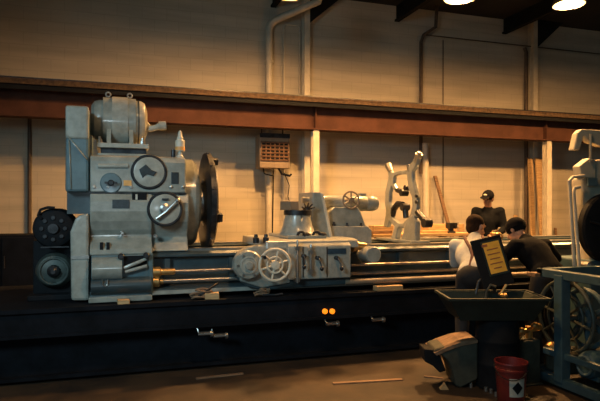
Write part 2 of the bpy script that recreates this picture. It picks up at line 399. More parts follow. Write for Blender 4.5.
# bed
m = MB()
prof = [(5.34, .69), (6.72, .69), (6.72, .78), (6.6, .84), (6.58, 1.0), (6.62, 1.05), (6.62, 1.083), (6.3, 1.083), (6.3, 1.05), (5.8, 1.05), (5.8, 1.083), (5.45, 1.083), (5.42, 1.06), (5.42, 1.035), (5.50, 1.02), (5.50, .80), (5.46, .77), (5.34, .745)]
m.prism([(bx0, y, z) for y, z in prof], (bx1-bx0, 0, 0))
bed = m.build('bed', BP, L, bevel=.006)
m = MB()
for yy in (5.52, 6.42): m.span(gx(190, 5.4), bx1-.02, yy, yy+.16, 1.083, 1.105)
m.build('guide_way', ST, bed)
for k in range(9):
    x = gx(165, 5.4)+k*.62
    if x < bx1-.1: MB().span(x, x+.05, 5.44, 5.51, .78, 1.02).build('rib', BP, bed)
m = MB(); m.span(gx(152, 5.4), bx1-.05, 5.322, 5.342, .70, .735); m.build('sill_strip', PL, bed)
for nm, z, y, r, mm in (('feed_rod', .905, 5.37, .015, ST), ('lead_screw', .815, 5.37, .019, ST), ('drive_shaft', .745, 5.27, .028, M['heater'])):
    x0 = gx(148, y) if nm != 'drive_shaft' else gx(345, y)
    MB().cyl((x0, y, z), (bx1-.5, y, z), r, seg=14).build(nm, mm, L)
m = MB(); x = gx(160, 5.35); m.rev((x-.07, 5.36, .905), (1, 0, 0), [(0, .05), (.07, .05), (.08, .032), (.20, .030), (.21, .02)], 20); m.rev((x-.07, 5.36, .815), (1, 0, 0), [(0, .05), (.06, .05), (.07, .026), (.1, .026)], 20)
m.build('rod_bearing', M['brass'], L)
for xe in (bx1-.5,):
    MB().span(xe-.04, xe+.04, 5.24, 5.5, .77, .95).build('rod_bracket', PB, L, bevel=.008)

# headstock
hx0, hx1 = gx(90, 5.4), gx(186, 5.4)
m = MB()
m.prism([(hx0, y, z) for y, z in [(5.42, 1.645), (5.42, 1.93), (5.44, 1.975), (5.50, 1.99), (6.5, 1.99), (6.55, 1.95), (6.55, 1.645)]], (hx1-hx0, 0, 0))
hs = m.build('headstock', P, L, bevel=.012)
m = MB()
low = [(5.40, 1.63), (5.375, 1.56), (5.37, 1.47), (5.385, 1.38), (5.42, 1.30), (5.455, 1.25), (5.445, 1.22), (5.40, 1.18), (5.35, 1.13), (5.335, 1.09), (5.335, 1.075), (6.6, 1.083), (6.6, 1.63)]
m.prism([(hx0, y, z) for y, z in low], (gx(152, 5.4)-hx0, 0, 0))
m.build('headstock_case', P, hs, bevel=.01)
m = MB()  # barrel section around spindle
m.prism([(gx(150, 5.4), y, z) for y, z in [(5.43, 1.63), (5.40, 1.55), (5.395, 1.47), (5.42, 1.37), (5.5, 1.26), (5.52, 1.22), (5.48, 1.17), (5.43, 1.09), (6.6, 1.09), (6.6, 1.63)]], (gx(189, 5.4)-gx(150, 5.4), 0, 0))
m.build('spindle_housing', P, hs, bevel=.012)
# joint line gasket, plates, rim
MB().span(hx0-.004, hx1+.006, 5.41, 6.54, 1.632, 1.643).build('gasket', DS, hs)
MB().rev((gx(188, 5.6)+.035, AX_Y, AX_Z), (1, 0, 0), [(-.25, .45), (.03, .45), (.045, .44), (.07, .42), (.085, .30), (.11, .28)], 44).build('spindle_flange', P, hs)
def cover(px, py, Y, R, thick, mm, ringm):
    p = at(px, py, Y); b = MB(); b.rev(p+V((0, .06, 0)), (0, -1, 0), [(0, R*.93), (.06+thick*.5, R*.93), (.06+thick*.6, R*.85), (.06+thick*.6, .001)], 40); o = b.build('cover_disc', mm, hs)
    MB().tor(p+V((0, -.006, 0)), (0, 1, 0), R, R*.10, 44).build('cover_rim', ringm, hs); return o, p
o, p = cover(149, 172, 5.42, .150, .03, PL, DS)
b = MB(); b.prism([p+V(v) for v in ((-.09, -.035, .02), (-.03, -.035, .07), (.02, -.035, .02), (.07, -.035, .0), (.04, -.035, -.04), (-.02, -.035, -.02), (-.06, -.035, -.06))], (0, .02, 0)); b.build('cover_handle', M['plate'], hs, bevel=.004)
o, p = cover(165, 209, 5.37, .150, .03, PL, DS)
b = MB(); b.tube([p+V((-.08, -.05, -.09)), p+V((0, -.06, -.03)), p+V((.10, -.06, .07))], [.016, .014, .012]); b.ell(p+V((.11, -.06, .08)), (.022, .022, .022)); b.rev(p, (0, -1, 0), [(0, .05), (.04, .05), (.05, .03)], 20); b.build('shift_lever', ST, hs)
MB().box(p+V((0, -.03, .09)), (.06, .02, .018)).build('cover_badge', M['plate'], hs)
p = at(111, 183, 5.42)
b = MB(); b.rev(p+V((0, .02, 0)), (0, -1, 0), [(0, .095), (.025, .095), (.032, .085), (.033, .001)], 30); ob = b.build('dial_plate', M['paint_b'], hs); ob.scale = (1, 1, 1)
b = MB(); b.rev(p, (0, -1, 0), [(0, .03), (.06, .028), (.065, .02)], 16); b.box(p+V((.0, -.05, 0)), (.11, .018, .02)); b.build('selector_knob', DS, hs)
MB().box(at(127.5, 183, 5.41), (.07, .015, .05)).build('warning_tag', M['orange'], hs)
MB().cyl(at(98, 166, 5.42), at(128, 166, 5.42), .022, seg=16).build('rounded_strip', PL, hs)
for px, py, w, h, mm, Y in ((139.5, 197, .13, .085, M['black'], 5.39), (121, 204, .15, .08, M['plate'], 5.375), (175, 178, .07, .11, M['plate'], 5.42)):
    MB().box(at(px, py, Y-.004), (w, .012, h)).build('nameplate', mm, hs, bevel=.002)
MB().box(at(136.5, 197, 5.378), (.018, .006, .05)).build('plate_emblem', M['white'], hs)
for px in (101.5, 108):
    MB().box(at(px, 246, 5.37), (.028, .05, .065)).build('oil_slot', M['black'], hs)
for px, py in ((122, 233), (155, 236)): MB().rev(at(px, py, 5.44), (0, -1, 0), [(0, .02), (.05, .02), (.06, .012)], 12).build('bolt', ST, hs)
for px in (94, 108, 131, 171, 183): MB().rev(at(px, 187, 5.42), (0, -1, 0), [(0, .014), (.015, .014), (.018, .008)], 8).build('bolt', ST, hs)
# vertical lubricator on top
p = at(180, 156, 5.55); p.z = 1.985
m = MB(); m.rev(p, (0, 0, 1), [(0, .035), (.02, .035), (.03, .02), (.07, .02), (.07, .045), (.17, .045), (.18, .03), (.20, .03), (.21, .022), (.25, .018), (.27, .006)], 20)
lub = m.build('lubricator', M['white'], L)
MB().rev(p+V((0, 0, .075)), (0, 0, 1), [(0, .0475), (.035, .0475)], 20).build('lubricator_band', M['orange'], lub)
MB().cyl(p+V((-.065, 0, .0)), p+V((-.065, 0, .08)), .02).build('lubricator_fitting', DS, lub)
# faceplate
xf = gx(205, 5.95)-.02
m = MB(); R = .52
m.rev((xf, AX_Y, AX_Z), (1, 0, 0), [(0, .1), (0, R-.03), (.012, R), (.062, R), (.068, R-.02), (.068, R-.05), (.085, R-.06), (.085, .1), (.09, .001)], 56)
fp = m.build('faceplate', DS, L)
MB().rev((xf-.14, AX_Y, AX_Z), (1, 0, 0), [(0, .2), (.12, .2), (.145, .26)], 36).build('faceplate_hub', ST, fp)
for k in range(4):
    th = math.radians(20+90*k); c = V((xf+.12, AX_Y+math.cos(th)*.36, AX_Z+math.sin(th)*.36))
    b = MB(); q = rotm('X', 20+90*k); b.box(c+V((-.035, 0, 0)), (.04, .24, .09), q); b.box(c+q@V((-.01, .09, 0)), (.04, .06, .08), q); b.build('chuck_jaw', DS, fp, bevel=.006)
m = MB()
for k in range(12):
    th = math.radians(15+30*k); c = V((xf+.03, AX_Y+math.cos(th)*(R-.01), AX_Z+math.sin(th)*(R-.01))); MB().rev(c, V((0, math.cos(th), math.sin(th))), [(0, .018), (.022, .018)], 8).build('rim_screw', DS, fp)
# motor on top
my, mz = 5.92, 2.37
mx = lambda px: gx(px, 5.8)
m = MB(); m.rev((mx(91), my, mz), (1, 0, 0), [(0, .06), (0, .15), (.03, .19), (.08, .205), (mx(103)-mx(91), .205)], 40)
mo = m.build('drive_motor', P, L)
x1 = mx(103)
MB().rev((x1, my, mz), (1, 0, 0), [(0, .21), (.0, .232), (mx(112)-x1, .232), (mx(112)-x1, .2)], 40).build('end_ring', P, mo)
x1 = mx(112)
MB().rev((x1, my, mz), (1, 0, 0), [(0, .2), (0, .243), (mx(128)-x1, .243), (mx(128)-x1, .2)], 40).build('stator_shell', PL, mo)
x1 = mx(128)
MB().rev((x1, my, mz), (1, 0, 0), [(0, .2), (0, .232), (mx(136)-x1, .232), (mx(136)-x1, .2)], 40).build('end_ring', P, mo)
x1 = mx(136)
MB().rev((x1, my, mz), (1, 0, 0), [(0, .215), (.05, .213), (.085, .19), (.11, .12), (.11, .05)], 40).build('end_bell', PL, mo)
m = MB()
for a_, z_ in ((0, 0), (.3, .0), (-.3, 0)): m.rev((mx(136)+.02, my+math.sin(a_)*.0, mz), (1, 0, 0), [(0, .218), (.01, .218)], 40)
m.build('vent_band', DS, mo)
pa = at(147, 124, 5.8)
m = MB(); m.tube([(mx(145), my-.05, mz-.03), (mx(150), my-.08, mz-.07), (mx(156), my-.1, mz-.06), (mx(160), my-.1, mz-.04)], [.045, .035, .028, .035]); m.cyl((mx(159), my-.1, mz-.04), (mx(166), my-.1, mz-.035), .045)
m.build('cable_gland', PL, mo)
for px in (108, 130):
    MB().tor((mx(px), my-.02, mz+.262), (0, 1, .0), .022, .008, 18).build('eye_bolt', ST, mo)
zb = mz-.25
m = MB()
for px in (109, 131): m.prism([(mx(px)-.02, my-.25, zb), (mx(px)-.02, my+.25, zb), (mx(px)-.02, my+.19, mz-.05), (mx(px)-.02, my-.19, mz-.05)], (.04, 0, 0))
m.build('motor_foot', P, mo)
MB().span(mx(97), mx(148), my-.30, my+.30, zb-.045, zb).build('mounting_plate', PL, mo, bevel=.006)
m = MB(); m.span(mx(101), mx(146), my-.24, my+.24, zb-.11, zb-.045); m.build('slide_base', DS, mo)
m = MB(); m.span(mx(98), mx(148), my-.32, my+.32, 1.985, zb-.10); m.build('motor_pedestal', P, mo, bevel=.006)
for px in (100, 142): MB().rev((mx(px), my-.27, zb), (0, 0, 1), [(0, .025), (.03, .025), (.035, .014), (.06, .014)], 8).build('bolt', ST, mo)
# belt guards
def guard(pts, Y0, Y1, mm, name, bev=.025):
    b = MB(); b.prism([at(px, py, Y0) for px, py in pts], (0, Y1-Y0, 0)); return b.build(name, mm, L, bevel=bev)
g1 = guard([(65, 192), (66, 107), (89, 107), (89, 192)], 5.45, 6.45, PB, 'belt_guard')
b = MB(); zz0, zz1 = gz(77, 139, 5.44), gz(77, 106, 5.44); b.span(gx(65, 5.44)+.002, gx(89, 5.44)-.002, 5.435, 6.0, zz0, zz1+.004); b.build('guard_cap', P, g1, bevel=.02)
b = MB(); b.tube([at(66, 134, 5.435), at(88, 161, 5.435)], .007, 6); b.tube([at(69, 139, 5.442), at(71, 189, 5.442)], .006, 6); b.build('guard_seam', P, g1)
g2 = guard([(71, 301), (70, 232), (75, 219), (80, 215), (89, 213), (89, 301)], 5.36, 6.3, PL, 'gear_guard')
b = MB(); b.span(gx(71, 5.35), gx(89, 5.35), 5.35, 5.38, gz(80, 259, 5.35), gz(80, 257, 5.35)+.012); b.build('guard_hinge', ST, g2)
b = MB(); b.span(gx(66, 5.5)-.0, gx(91, 5.5), 5.6, 6.3, gz(80, 214, 5.5), gz(80, 190, 5.5)); b.build('guard_bracket', BP, g1)
# feed gearbox below headstock
x0, x1 = gx(91, 5.3), gx(150, 5.3)
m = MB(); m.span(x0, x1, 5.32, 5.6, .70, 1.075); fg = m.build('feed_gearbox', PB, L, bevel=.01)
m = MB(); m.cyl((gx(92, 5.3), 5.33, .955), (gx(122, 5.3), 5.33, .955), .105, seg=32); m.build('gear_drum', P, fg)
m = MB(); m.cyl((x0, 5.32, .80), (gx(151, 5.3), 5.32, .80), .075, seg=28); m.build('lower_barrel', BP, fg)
MB().span(gx(124, 5.3), gx(147, 5.3), 5.30, 5.33, .955, 1.065).build('selector_window', M['black'], fg)
m = MB(); m.tube([at(124, 268, 5.28), at(134, 264, 5.26), at(146, 259, 5.28)], .016); m.tube([at(125, 272, 5.28), at(147, 266, 5.28)], .016); m.build('selector_arm', PL, fg)
for px, py in ((121, 256), (146, 255)): MB().rev(at(px, py, 5.32), (0, -1, 0), [(0, .028), (.07, .028), (.08, .02)], 14).build('selector_knob', DS, fg)
b = MB(); p = at(105, 283, 5.24); b.tube([p+V((-.022, 0, .03)), p+V((-.02, 0, -.015)), p+V((0, 0, -.03)), p+V((.02, 0, -.015)), p+V((.022, 0, .03))], .007); b.build('lift_hook', ST, fg)
MB().span(x0-.02, gx(152, 5.3), 5.26, 5.6, .66, .71).build('gearbox_foot', P, fg, bevel=.008)
MB().span(gx(148, 5.35), gx(153, 5.35), 5.30, 5.45, .72, 1.08).build('end_plate', PB, fg, bevel=.01)

# carriage
m = MB(); cx0, cx1 = gx(262, 5.4), gx(352, 5.4)
m.prism([(cx0, y, z) for y, z in [(5.22, 1.10), (5.24, 1.175), (5.32, 1.19), (6.3, 1.19), (6.33, 1.10)]], (cx1-cx0, 0, 0))
ca = m.build('saddle', PL, L, bevel=.012)
ax0, ax1 = gx(288, 5.2), gx(351, 5.2)
m = MB(); m.prism([(ax0, y, z) for y, z in [(5.20, .80), (5.20, 1.12), (5.24, 1.16), (5.38, 1.16), (5.38, .80)]], (ax1-ax0, 0, 0))
ap = m.build('apron', PL, L, bevel=.012)
m = MB(); m.prism([at(px, py, 5.24) for px, py in ((240, 281), (238, 253), (250, 247), (290, 242), (290, 283), (262, 288))], (0, .15, 0)); m.build('apron_wing', P, ap, bevel=.012)
m = MB(); m.prism([at(px, py, 5.26) for px, py in ((236, 278), (350, 276), (350, 284), (262, 290), (248, 287))], (0, .12, 0)); m.build('apron_skirt', BP, ap, bevel=.008)
p = at(248, 265, 5.2)
MB().rev(p+V((0, .08, 0)), (0, -1, 0), [(0, .14), (.09, .14), (.11, .125), (.11, .001)], 36).build('gear_case', P, ap)
MB().rev(p+V((0, -.02, 0)), (0, -1, 0), [(0, .085), (.02, .083), (.022, .07), (.015, .065), (.015, .04), (.045, .035), (.048, .001)], 28).build('gear_hub', PL, ap)
m = MB()
for k in range(6):
    th = k*math.pi/3; m.rev(p+V((math.cos(th)*.105, -.03, math.sin(th)*.105)), (0, -1, 0), [(0, .011), (.012, .011)], 8)
m.build('cover_screw', ST, ap)
p = at(275, 265, 5.08)
hw = MB().tor(p, (0, 1, 0), .148, .014, 40).tor(p+V((0, -.005, 0)), (0, 1, 0), .075, .010, 32)
for k in range(6):
    th = k*math.pi/3+.3; hw.tube([p, p+V((math.cos(th)*.145, 0, math.sin(th)*.145))], .010, 8)
hw.rev(p+V((0, .14, 0)), (0, -1, 0), [(0, .03), (.11, .03), (.12, .045), (.17, .04), (.175, .001)], 20)
w1 = hw.build('carriage_handwheel', M['cream'], ap)
MB().cyl(p+V((-.12, 0, .08)), p+V((-.12, -.09, .08)), .016).build('wheel_grip', DS, w1)
for px, py0, py1 in ((297.5, 243, 283), (311, 247, 275)):
    a_ = at(px, py0, 5.16); b_ = at(px, py1, 5.16)
    b = MB(); b.cyl(b_, a_, .011, seg=12); b.cyl(a_, a_+V((0, 0, .03)), .016, .008); b.box(b_+V((0, .03, .03)), (.04, .08, .04)); b.box(a_+V((0, .03, -.05)), (.04, .08, .04)); b.build('control_rod', ST, ap)
for px, py, dx in ((337, 258, .02), (318, 258, .015), (304, 256, -.01)):
    p = at(px, py, 5.17); b = MB(); b.rev(p+V((0, .04, 0)), (0, -1, 0), [(0, .022), (.06, .02), (.065, .01)], 14); b.tube([p+V((0, -.02, 0)), p+V((dx, -.04, -.05)), p+V((dx*1.5, -.05, -.085))], [.009, .008, .009]); b.ell(p+V((dx*1.5, -.05, -.1)), (.02, .02, .024)); b.build('apron_lever', DS, ap)
MB().box(at(337, 251, 5.193), (.195, .012, .055)).build('nameplate', M['bplate'], ap, bevel=.002)
m = MB(); 
for px in (303, 327): 
    q_ = at(px, 262, 5.196); m.box(q_, (.008, .01, .30))
m.build('panel_joint', DS, ap)
for px, py in ((256, 244), (266, 243)):
    p = at(px, py, 5.3); MB().rev(V((p.x, p.y, 1.16)), (0, 0, 1), [(0, .03), (.05, .03), (.06, .02), (.085, .016)], 14).build('clamp_bolt', DS, ca)
# feed drive motor at right of apron
p = at(374, 255, 5.12)
m = MB(); m.rev(p, (0, 1, 0), [(0, .001), (0, .075), (.01, .083), (.24, .083), (.26, .07), (.26, .001)], 32); fm = m.build('rapid_motor', PL, L)
m = MB(); m.cyl((cx1-.02, 5.3, 1.12), (p.x-.01, 5.3, 1.10), .04); m.rev((p.x-.16, 5.3, 1.11), (1, 0, 0), [(0, .06), (.05, .06)], 16); m.build('motor_coupling', M['brass'], fm)
m = MB(); m.span(p.x-.05, p.x+.05, 5.3, 5.5, 1.0, 1.09); m.build('motor_bracket', PB, fm)
# cross slide + tool post
m = MB(); m.span(gx(281, 5.6), gx(318, 5.6), 5.34, 6.1, 1.19, 1.222); cs = m.build('cross_slide', P, L, bevel=.008)
tcx = gx(297.5, 5.62)
m = MB(); m.rev((tcx, 5.62, 1.222), (0, 0, 1), [(0, .195), (.015, .195), (.03, .18), (.10, .155), (.18, .137), (.20, .135)], 40); tpst = m.build('tool_post', PL, cs)
MB().rev((tcx, 5.62, 1.43), (0, 0, 1), [(-.005, .145), (.045, .145), (.05, .12)], 36).build('swivel_ring', DS, cs)
m = MB(); m.box((tcx-.09, 5.62, 1.525), (.11, .2, .095), rotm('Z', 15)); m.build('tool_block', M['heater'], cs, bevel=.006)
m = MB()
for k in range(5):
    th = math.radians(20+k*35); m.tube([(tcx+.09, 5.58, 1.48), (tcx+.09+math.cos(th)*.09, 5.56-.02*k, 1.485+math.sin(th)*.07)], [.012, .008], 6)
m.rev((tcx+.09, 5.58, 1.475), (0, 0, 1), [(0, .04), (.03, .04)], 12); m.build('clamp_lever', DS, cs)
MB().cyl((tcx, 5.475, 1.25), (tcx, 5.490, 1.42), .012, seg=10).build('index_pin', ST, cs)
m = MB()
for px, dy in ((300, 0), (316, .02)):
    p = at(px, 243, 5.4); m.tor(V((p.x, 5.36+dy, 1.225)), (.3, 1, .2), .035, .014, 16); m.ell(V((p.x+.06, 5.37, 1.225)), (.045, .03, .03))
m.build('chip_guard', M['rubber'], cs)

# tailstock
T0 = 5.72
tb = MB(); tb.prism([at(px, py, T0) for px, py in ((321, 247), (321, 229), (326, 226), (368, 226), (372, 230), (372, 247))], (0, .55, 0))
ts = tb.build('tailstock', PL, L, bevel=.012)
m = MB(); m.prism([at(px, py, T0+.04) for px, py in ((329, 228), (328, 212), (335, 207), (358, 207), (361, 212), (367, 228))], (0, .4, 0)); m.build('tailstock_body', P, ts, bevel=.012)
bzc = 1.555
m = MB(); xb0, xb1 = gx(322, 5.95), gx(368, 5.9)
m.rev((xb0, AX_Y, bzc), (1, 0, 0), [(0, .05), (.0, .08), (.02, .09), (xb1-xb0-.02, .092), (xb1-xb0-.01, .088), (xb1-xb0, .092), (xb1-xb0+.09, .092), (xb1-xb0+.13, .075), (xb1-xb0+.14, .001)], 36)
m.build('tailstock_barrel', P, ts)
m = MB(); m.prism([at(px, py, 5.68) for px, py in ((313, 192), (321, 192), (333, 243), (310, 243))], (0, .5, 0)); m.build('tailstock_upright', P, ts, bevel=.01)
m = MB(); m.prism([at(px, py, 5.66) for px, py in ((321, 193), (323.5, 193), (334, 243), (331, 243))], (0, .4, 0)); m.build('upright_edge', M['cream'], ts, bevel=.004)
m = MB(); zq = gz(307, 200, 5.8); m.cyl((gx(303, 5.8), 5.8, zq), (gx(314, 5.8), 5.8, zq), .028); m.cyl((gx(302, 5.8), 5.8, zq), (gx(304.5, 5.8), 5.8, zq), .036); m.build('tailstock_quill', ST, ts)
p = at(351, 200, 5.74)
hw = MB().tor(p, (0, 1, 0), .095, .011, 32)
for k in range(6):
    th = k*math.pi/3+.5; hw.tube([p, p+V((math.cos(th)*.093, 0, math.sin(th)*.093))], .009, 8)
hw.rev(p+V((0, .15, 0)), (0, -1, 0), [(0, .022), (.13, .022), (.14, .032), (.18, .028)], 16)
hw.build('tailstock_handwheel', M['heater'], ts)
for px, py in ((334, 225), (347, 226), (361, 226)): MB().rev(at(px, py, T0+.03), (0, 0, 1), [(-.02, .02), (.01, .02), (.012, .012), (.035, .012)], 8).build('clamp_bolt', DS, ts)
MB().box(at(362, 193, 5.95)+V((0, 0, -.02)), (.08, .06, .03)).build('oil_cup', P, ts)
m = MB(); p = at(332, 240, 5.6); m.tube([p, p+V((.06, -.02, .02)), p+V((.11, -.02, -.02))], .016); m.build('clamp_lever', M['rubber'], ts)

# ------------------------------------------------------------------ steady rest
SX = 3.24
q = lambda px, py: atX(px, py, SX)
sb = q(405, 245); sr = empty('steady_rest', (SX, sb.y, 1.105), 'grey steady rest with open ring arms and dark rollers standing on the lathe bed', 'steady rest')
def plate(b, pts, w=.10): b.prism([q(*p)+V((-w/2, 0, 0)) for p in pts], (w, 0, 0))
def ribbon(b, path, widths, w=.11):
    """flat cast arm following a path in the ring plane"""
    pts = [V((p[0], p[1])) for p in path]; n = len(pts); A = []; B = []
    for i in range(n):
        d = (pts[min(i+1, n-1)]-pts[max(i-1, 0)]).normalized(); nn = V((-d.y, d.x))*widths[i]/2
        A.append(pts[i]+nn); B.append(pts[i]-nn)
    for i in range(n-1):
        b.prism([q(A[i].x, A[i].y)+V((-w/2, 0, 0)), q(A[i+1].x, A[i+1].y)+V((-w/2, 0, 0)), q(B[i+1].x, B[i+1].y)+V((-w/2, 0, 0)), q(B[i].x, B[i].y)+V((-w/2, 0, 0))], (w, 0, 0))
W_ = .05
b = MB(); ribbon(b, [(391, 171), (392.5, 177), (391, 184), (389, 192), (388.5, 202), (390, 211), (389, 219), (387, 227)], [3, 5, 5, 4.5, 4.5, 5, 5, 4.5], W_); b.build('rear_arm', P, sr, vox=.012, smooth=2)
b = MB(); ribbon(b, [(391, 179), (394, 175), (399, 173), (405, 172.5), (410, 172), (413, 168), (416, 163), (418, 158)], [5, 5, 4, 4, 5, 6, 5, 4], W_)
ribbon(b, [(411, 172), (411.5, 180), (413, 188), (416, 197), (416.5, 206), (415, 214), (411, 222)], [6, 5, 6, 5, 5, 6, 6], W_)
ribbon(b, [(394, 176), (393.5, 184), (397, 190)], [3, 3, 3], W_); b.build('front_arm', P, sr, vox=.012, smooth=2)
b = MB(); plate(b, [(400, 246), (404, 236), (410, 218), (415, 214), (418, 222), (418, 246)], .07); plate(b, [(386, 246), (392, 240), (397, 226), (401, 226), (398, 240), (401, 246)], .07); ribbon(b, [(389, 211), (392, 219), (398, 225), (405, 226), (411, 220)], [4, 4, 5, 5, 5], W_); b.build('rest_base', P, sr, vox=.012, smooth=2)
def roller(pa, pb, r, name='roller_arm', mm=DS):
    a_, b_ = q(*pa), q(*pb); k = MB(); k.cyl(a_, b_, r, seg=14); k.cyl(b_+V((-.045, 0, 0)), b_+V((.045, 0, 0)), r*1.3, seg=18); return k.build(name, mm, sr)
roller((397, 190), (404, 193), .03)
b = MB(); b.tube([q(393, 216), q(394, 209), q(398, 204), (q(403, 204))], [.03, .04, .04, .03]); b.build('roller_arm', DS, sr)
roller((406, 218), (405, 207), .035)
roller((412, 186), (408, 188), .025)
roller((418, 212), (427, 223), .04)
b = MB(); b.cyl(q(391, 172), q(388, 165), .035, .045); b.build('clamp_screw', ST, sr)
b = MB(); b.cyl(q(417, 162), q(419, 154), .035, .045); b.cyl(q(419, 154), q(419.5, 152), .025); b.build('clamp_screw', ST, sr)
MB().cyl(q(410, 171), q(409, 165), .03).build('clamp_screw', ST, sr)
for py in (196, 202): MB().rev(q(421, py)+V((-.05, 0, 0)), (-1, 0, 0), [(0, .02), (.02, .02)], 10).build('bolt', DS, sr)
MB().span(SX-.12, SX+.12, 5.55, 6.45, 1.1, 1.13).build('foot_plate', P, sr, bevel=.005)

# ------------------------------------------------------------------ black drum motor far left
p = at(55, 228, 5.75); bz = TZ
bm_ = empty('drum_motor', (p.x, 6.0, TZ), 'black round drum motor with a loop handle left of the lathe gear guard', 'motor')
m = MB(); m.rev(p+V((0, -.15, 0)), (0, 1, 0), [(0, .001), (0, .12), (.03, .17), (.08, .185), (.5, .185), (.55, .14), (.55, .001)], 36); dr = m.build('drum', M['black'], bm_)
m = MB()
for k in range(8):
    th = k*math.pi/4; c = p+V((math.cos(th)*.1, -.155, math.sin(th)*.1)); m.rev(c, (0, -1, 0), [(0, .02), (.012, .018)], 10)
m.rev(p+V((0, -.15, 0)), (0, -1, 0), [(0, .05), (.03, .045)], 16); m.build('hub_cap', DS, dr)
h0 = at(43, 214, 5.6)
m = MB(); m.tube([h0+V((0.1, 0, .055)), h0+V((.04, 0, .06)), h0+V((-.02, 0, .04)), h0+V((-.04, 0, -.01)), h0+V((-.01, 0, -.045))], .014, 10); m.build('loop_handle', M['black'], bm_)
p2 = at(54, 271, 5.65)
m = MB(); m.rev(p2+V((0, 0, 0)), (0, 1, 0), [(-.02, .001), (-.02, .10), (0, .14), (.06, .165), (.4, .165)], 36); lw = m.build('lower_gearcase', M['wheelm'], bm_)
MB().tor(p2+V((0, -.02, 0)), (0, 1, 0), .12, .012, 30).build('case_ring', M['wheelm'], lw)
MB().rev(p2+V((0, -.02, 0)), (0, -1, 0), [(0, .06), (.05, .05), (.07, .02)], 20).build('case_hub', DS, lw)
m = MB(); m.span(p2.x-.19, p2.x+.15, 5.75, 6.4, TZ, p.z-.12); m.span(p2.x-.22, p2.x+.16, 5.6, 6.4, TZ, TZ+.05); m.build('mounting_stand', M['black'], bm_, bevel=.01)
m = MB(); m.box(at(55, 247, 5.6), (.24, .03, .012)); m.build('stand_lip', DS, bm_)

# timber blocks and clutter on the trailer deck
def block(px, py, Y, d, rz, label):
    p = at(px, py, Y); o = MB(); o.box((p.x, Y, TZ+d[2]/2), d, rotm('Z', rz)); return tag(o.build('timber_block', M['wood'], bevel=.004), label, 'timber block', 'timber blocks under the lathe')
block(123, 297, 5.24, (.10, .16, .04), 4, 'small timber block on the deck under the feed gearbox')
block(212, 298, 5.225, (.13, .09, .06), -8, 'timber block on the deck below the bed, right of the coiled rope')
block(388, 290, 5.225, (.30, .10, .05), 3, 'long timber block on the deck under the round rapid motor')
def rope(px, Y, label, s=1.0):
    p = at(px, 298, Y); pts = []
    for k in range(70):
        a_ = k*.42; r = (.055+.03*math.sin(k*.7))*s
        pts.append((p.x+r*1.3*math.cos(a_)+.0012*k, Y+min(.035, r*.5)*math.sin(a_), TZ+.012+.0012*k*s+.008*math.sin(k*1.3)))
    return tag(MB().tube(pts, .010, 7).build('rope_coil', M['wood_d'], origin=(p.x, Y, TZ)), label, 'rope')
rope(197, 5.23, 'brown rope heaped on the deck left of the middle timber block')
rope(258, 5.23, 'smaller rope heap on the deck below the large handwheel', .7)
o = MB(); p = at(207, 290, 5.23); o.tube([V((p.x-.12, 5.20, TZ+.015)), V((p.x+.10, 5.20, TZ+.15))], .010); tag(o.build('pry_bar', M['dsteel']), 'thin dark pry bar propped at a slant over the rope heap', 'pry bar')
tag(MB().tube([V((gx(262, 5.2), 5.18, TZ+.02)), V((gx(275, 5.2), 5.16, TZ+.02)), V((gx(281, 5.2), 5.15, TZ+.03))], .012).build('pry_bar', M['dsteel']), 'short bar lying flat on the deck edge below the large handwheel', 'pry bar')

# ------------------------------------------------------------------ timber bench and things behind the lathe
wb = empty('timber_bench', (gx(415, 7.2), 7.2, 0), 'pale timber workbench behind the lathe bed', 'workbench')
bxa, bxb = gx(366, 7.1), gx(462, 7.1)
m = MB(); 
for k in range(4): m.span(bxa, bxb, 6.86+k*.17, 7.02+k*.17, 1.10, 1.145)
m.build('bench_top', M['wood'], wb, bevel=.004)
for xx in (bxa+.1, bxb-.1):
    for yy in (6.92, 7.46): MB().span(xx-.045, xx+.045, yy-.045, yy+.045, 0, 1.10).build('leg', M['wood_d'], wb)
def plk(px0, px1, Y, w, z0, z1, label, mm=M['wood'], rz=0):
    xa, xb = gx(px0, Y), gx(px1, Y); o = MB(); o.box(((xa+xb)/2, Y, (z0+z1)/2), (xb-xa, w, z1-z0), rotm('Z', rz)); return tag(o.build('timber_offcut', mm, bevel=.004), label, 'timber')
plk(368, 389, 7.0, .22, 1.145, 1.19, 'dark timber slab on the bench right of the tailstock', M['wood_d'])
plk(371, 391, 7.0, .16, 1.19, 1.26, 'pale timber slab lying on the dark slab behind the tailstock')
plk(421, 453, 6.97, .12, 1.145, 1.18, 'long pale board on the bench right of the steady rest')
plk(424, 461, 7.35, .2, 1.145, 1.26, 'thick timber beam at the back of the bench left of the man in the cap', M['wood'], 3)
vx = gx(452, 6.9)
m = MB(); m.rev((vx, 6.93, 1.145), (0, 0, 1), [(0, .07), (.02, .07), (.03, .04), (.07, .04)], 16); vs = empty('bench_vise', (vx, 6.93, 1.145), 'small dark vise at the right end of the timber bench', 'vise')
m.build('vise_base', DS, vs); m = MB(); m.span(vx-.05, vx+.0, 6.87, 6.99, 1.21, 1.29); m.span(vx+.03, vx+.07, 6.87, 6.99, 1.21, 1.29); m.span(vx-.05, vx+.07, 6.9, 6.96, 1.205, 1.24); m.build('vise_jaw', DS, vs, bevel=.005)
m = MB(); m.cyl((vx+.07, 6.93, 1.235), (vx+.13, 6.93, 1.235), .012); m.cyl((vx+.12, 6.93, 1.18), (vx+.12, 6.93, 1.29), .008); m.build('vise_handle', ST, vs)

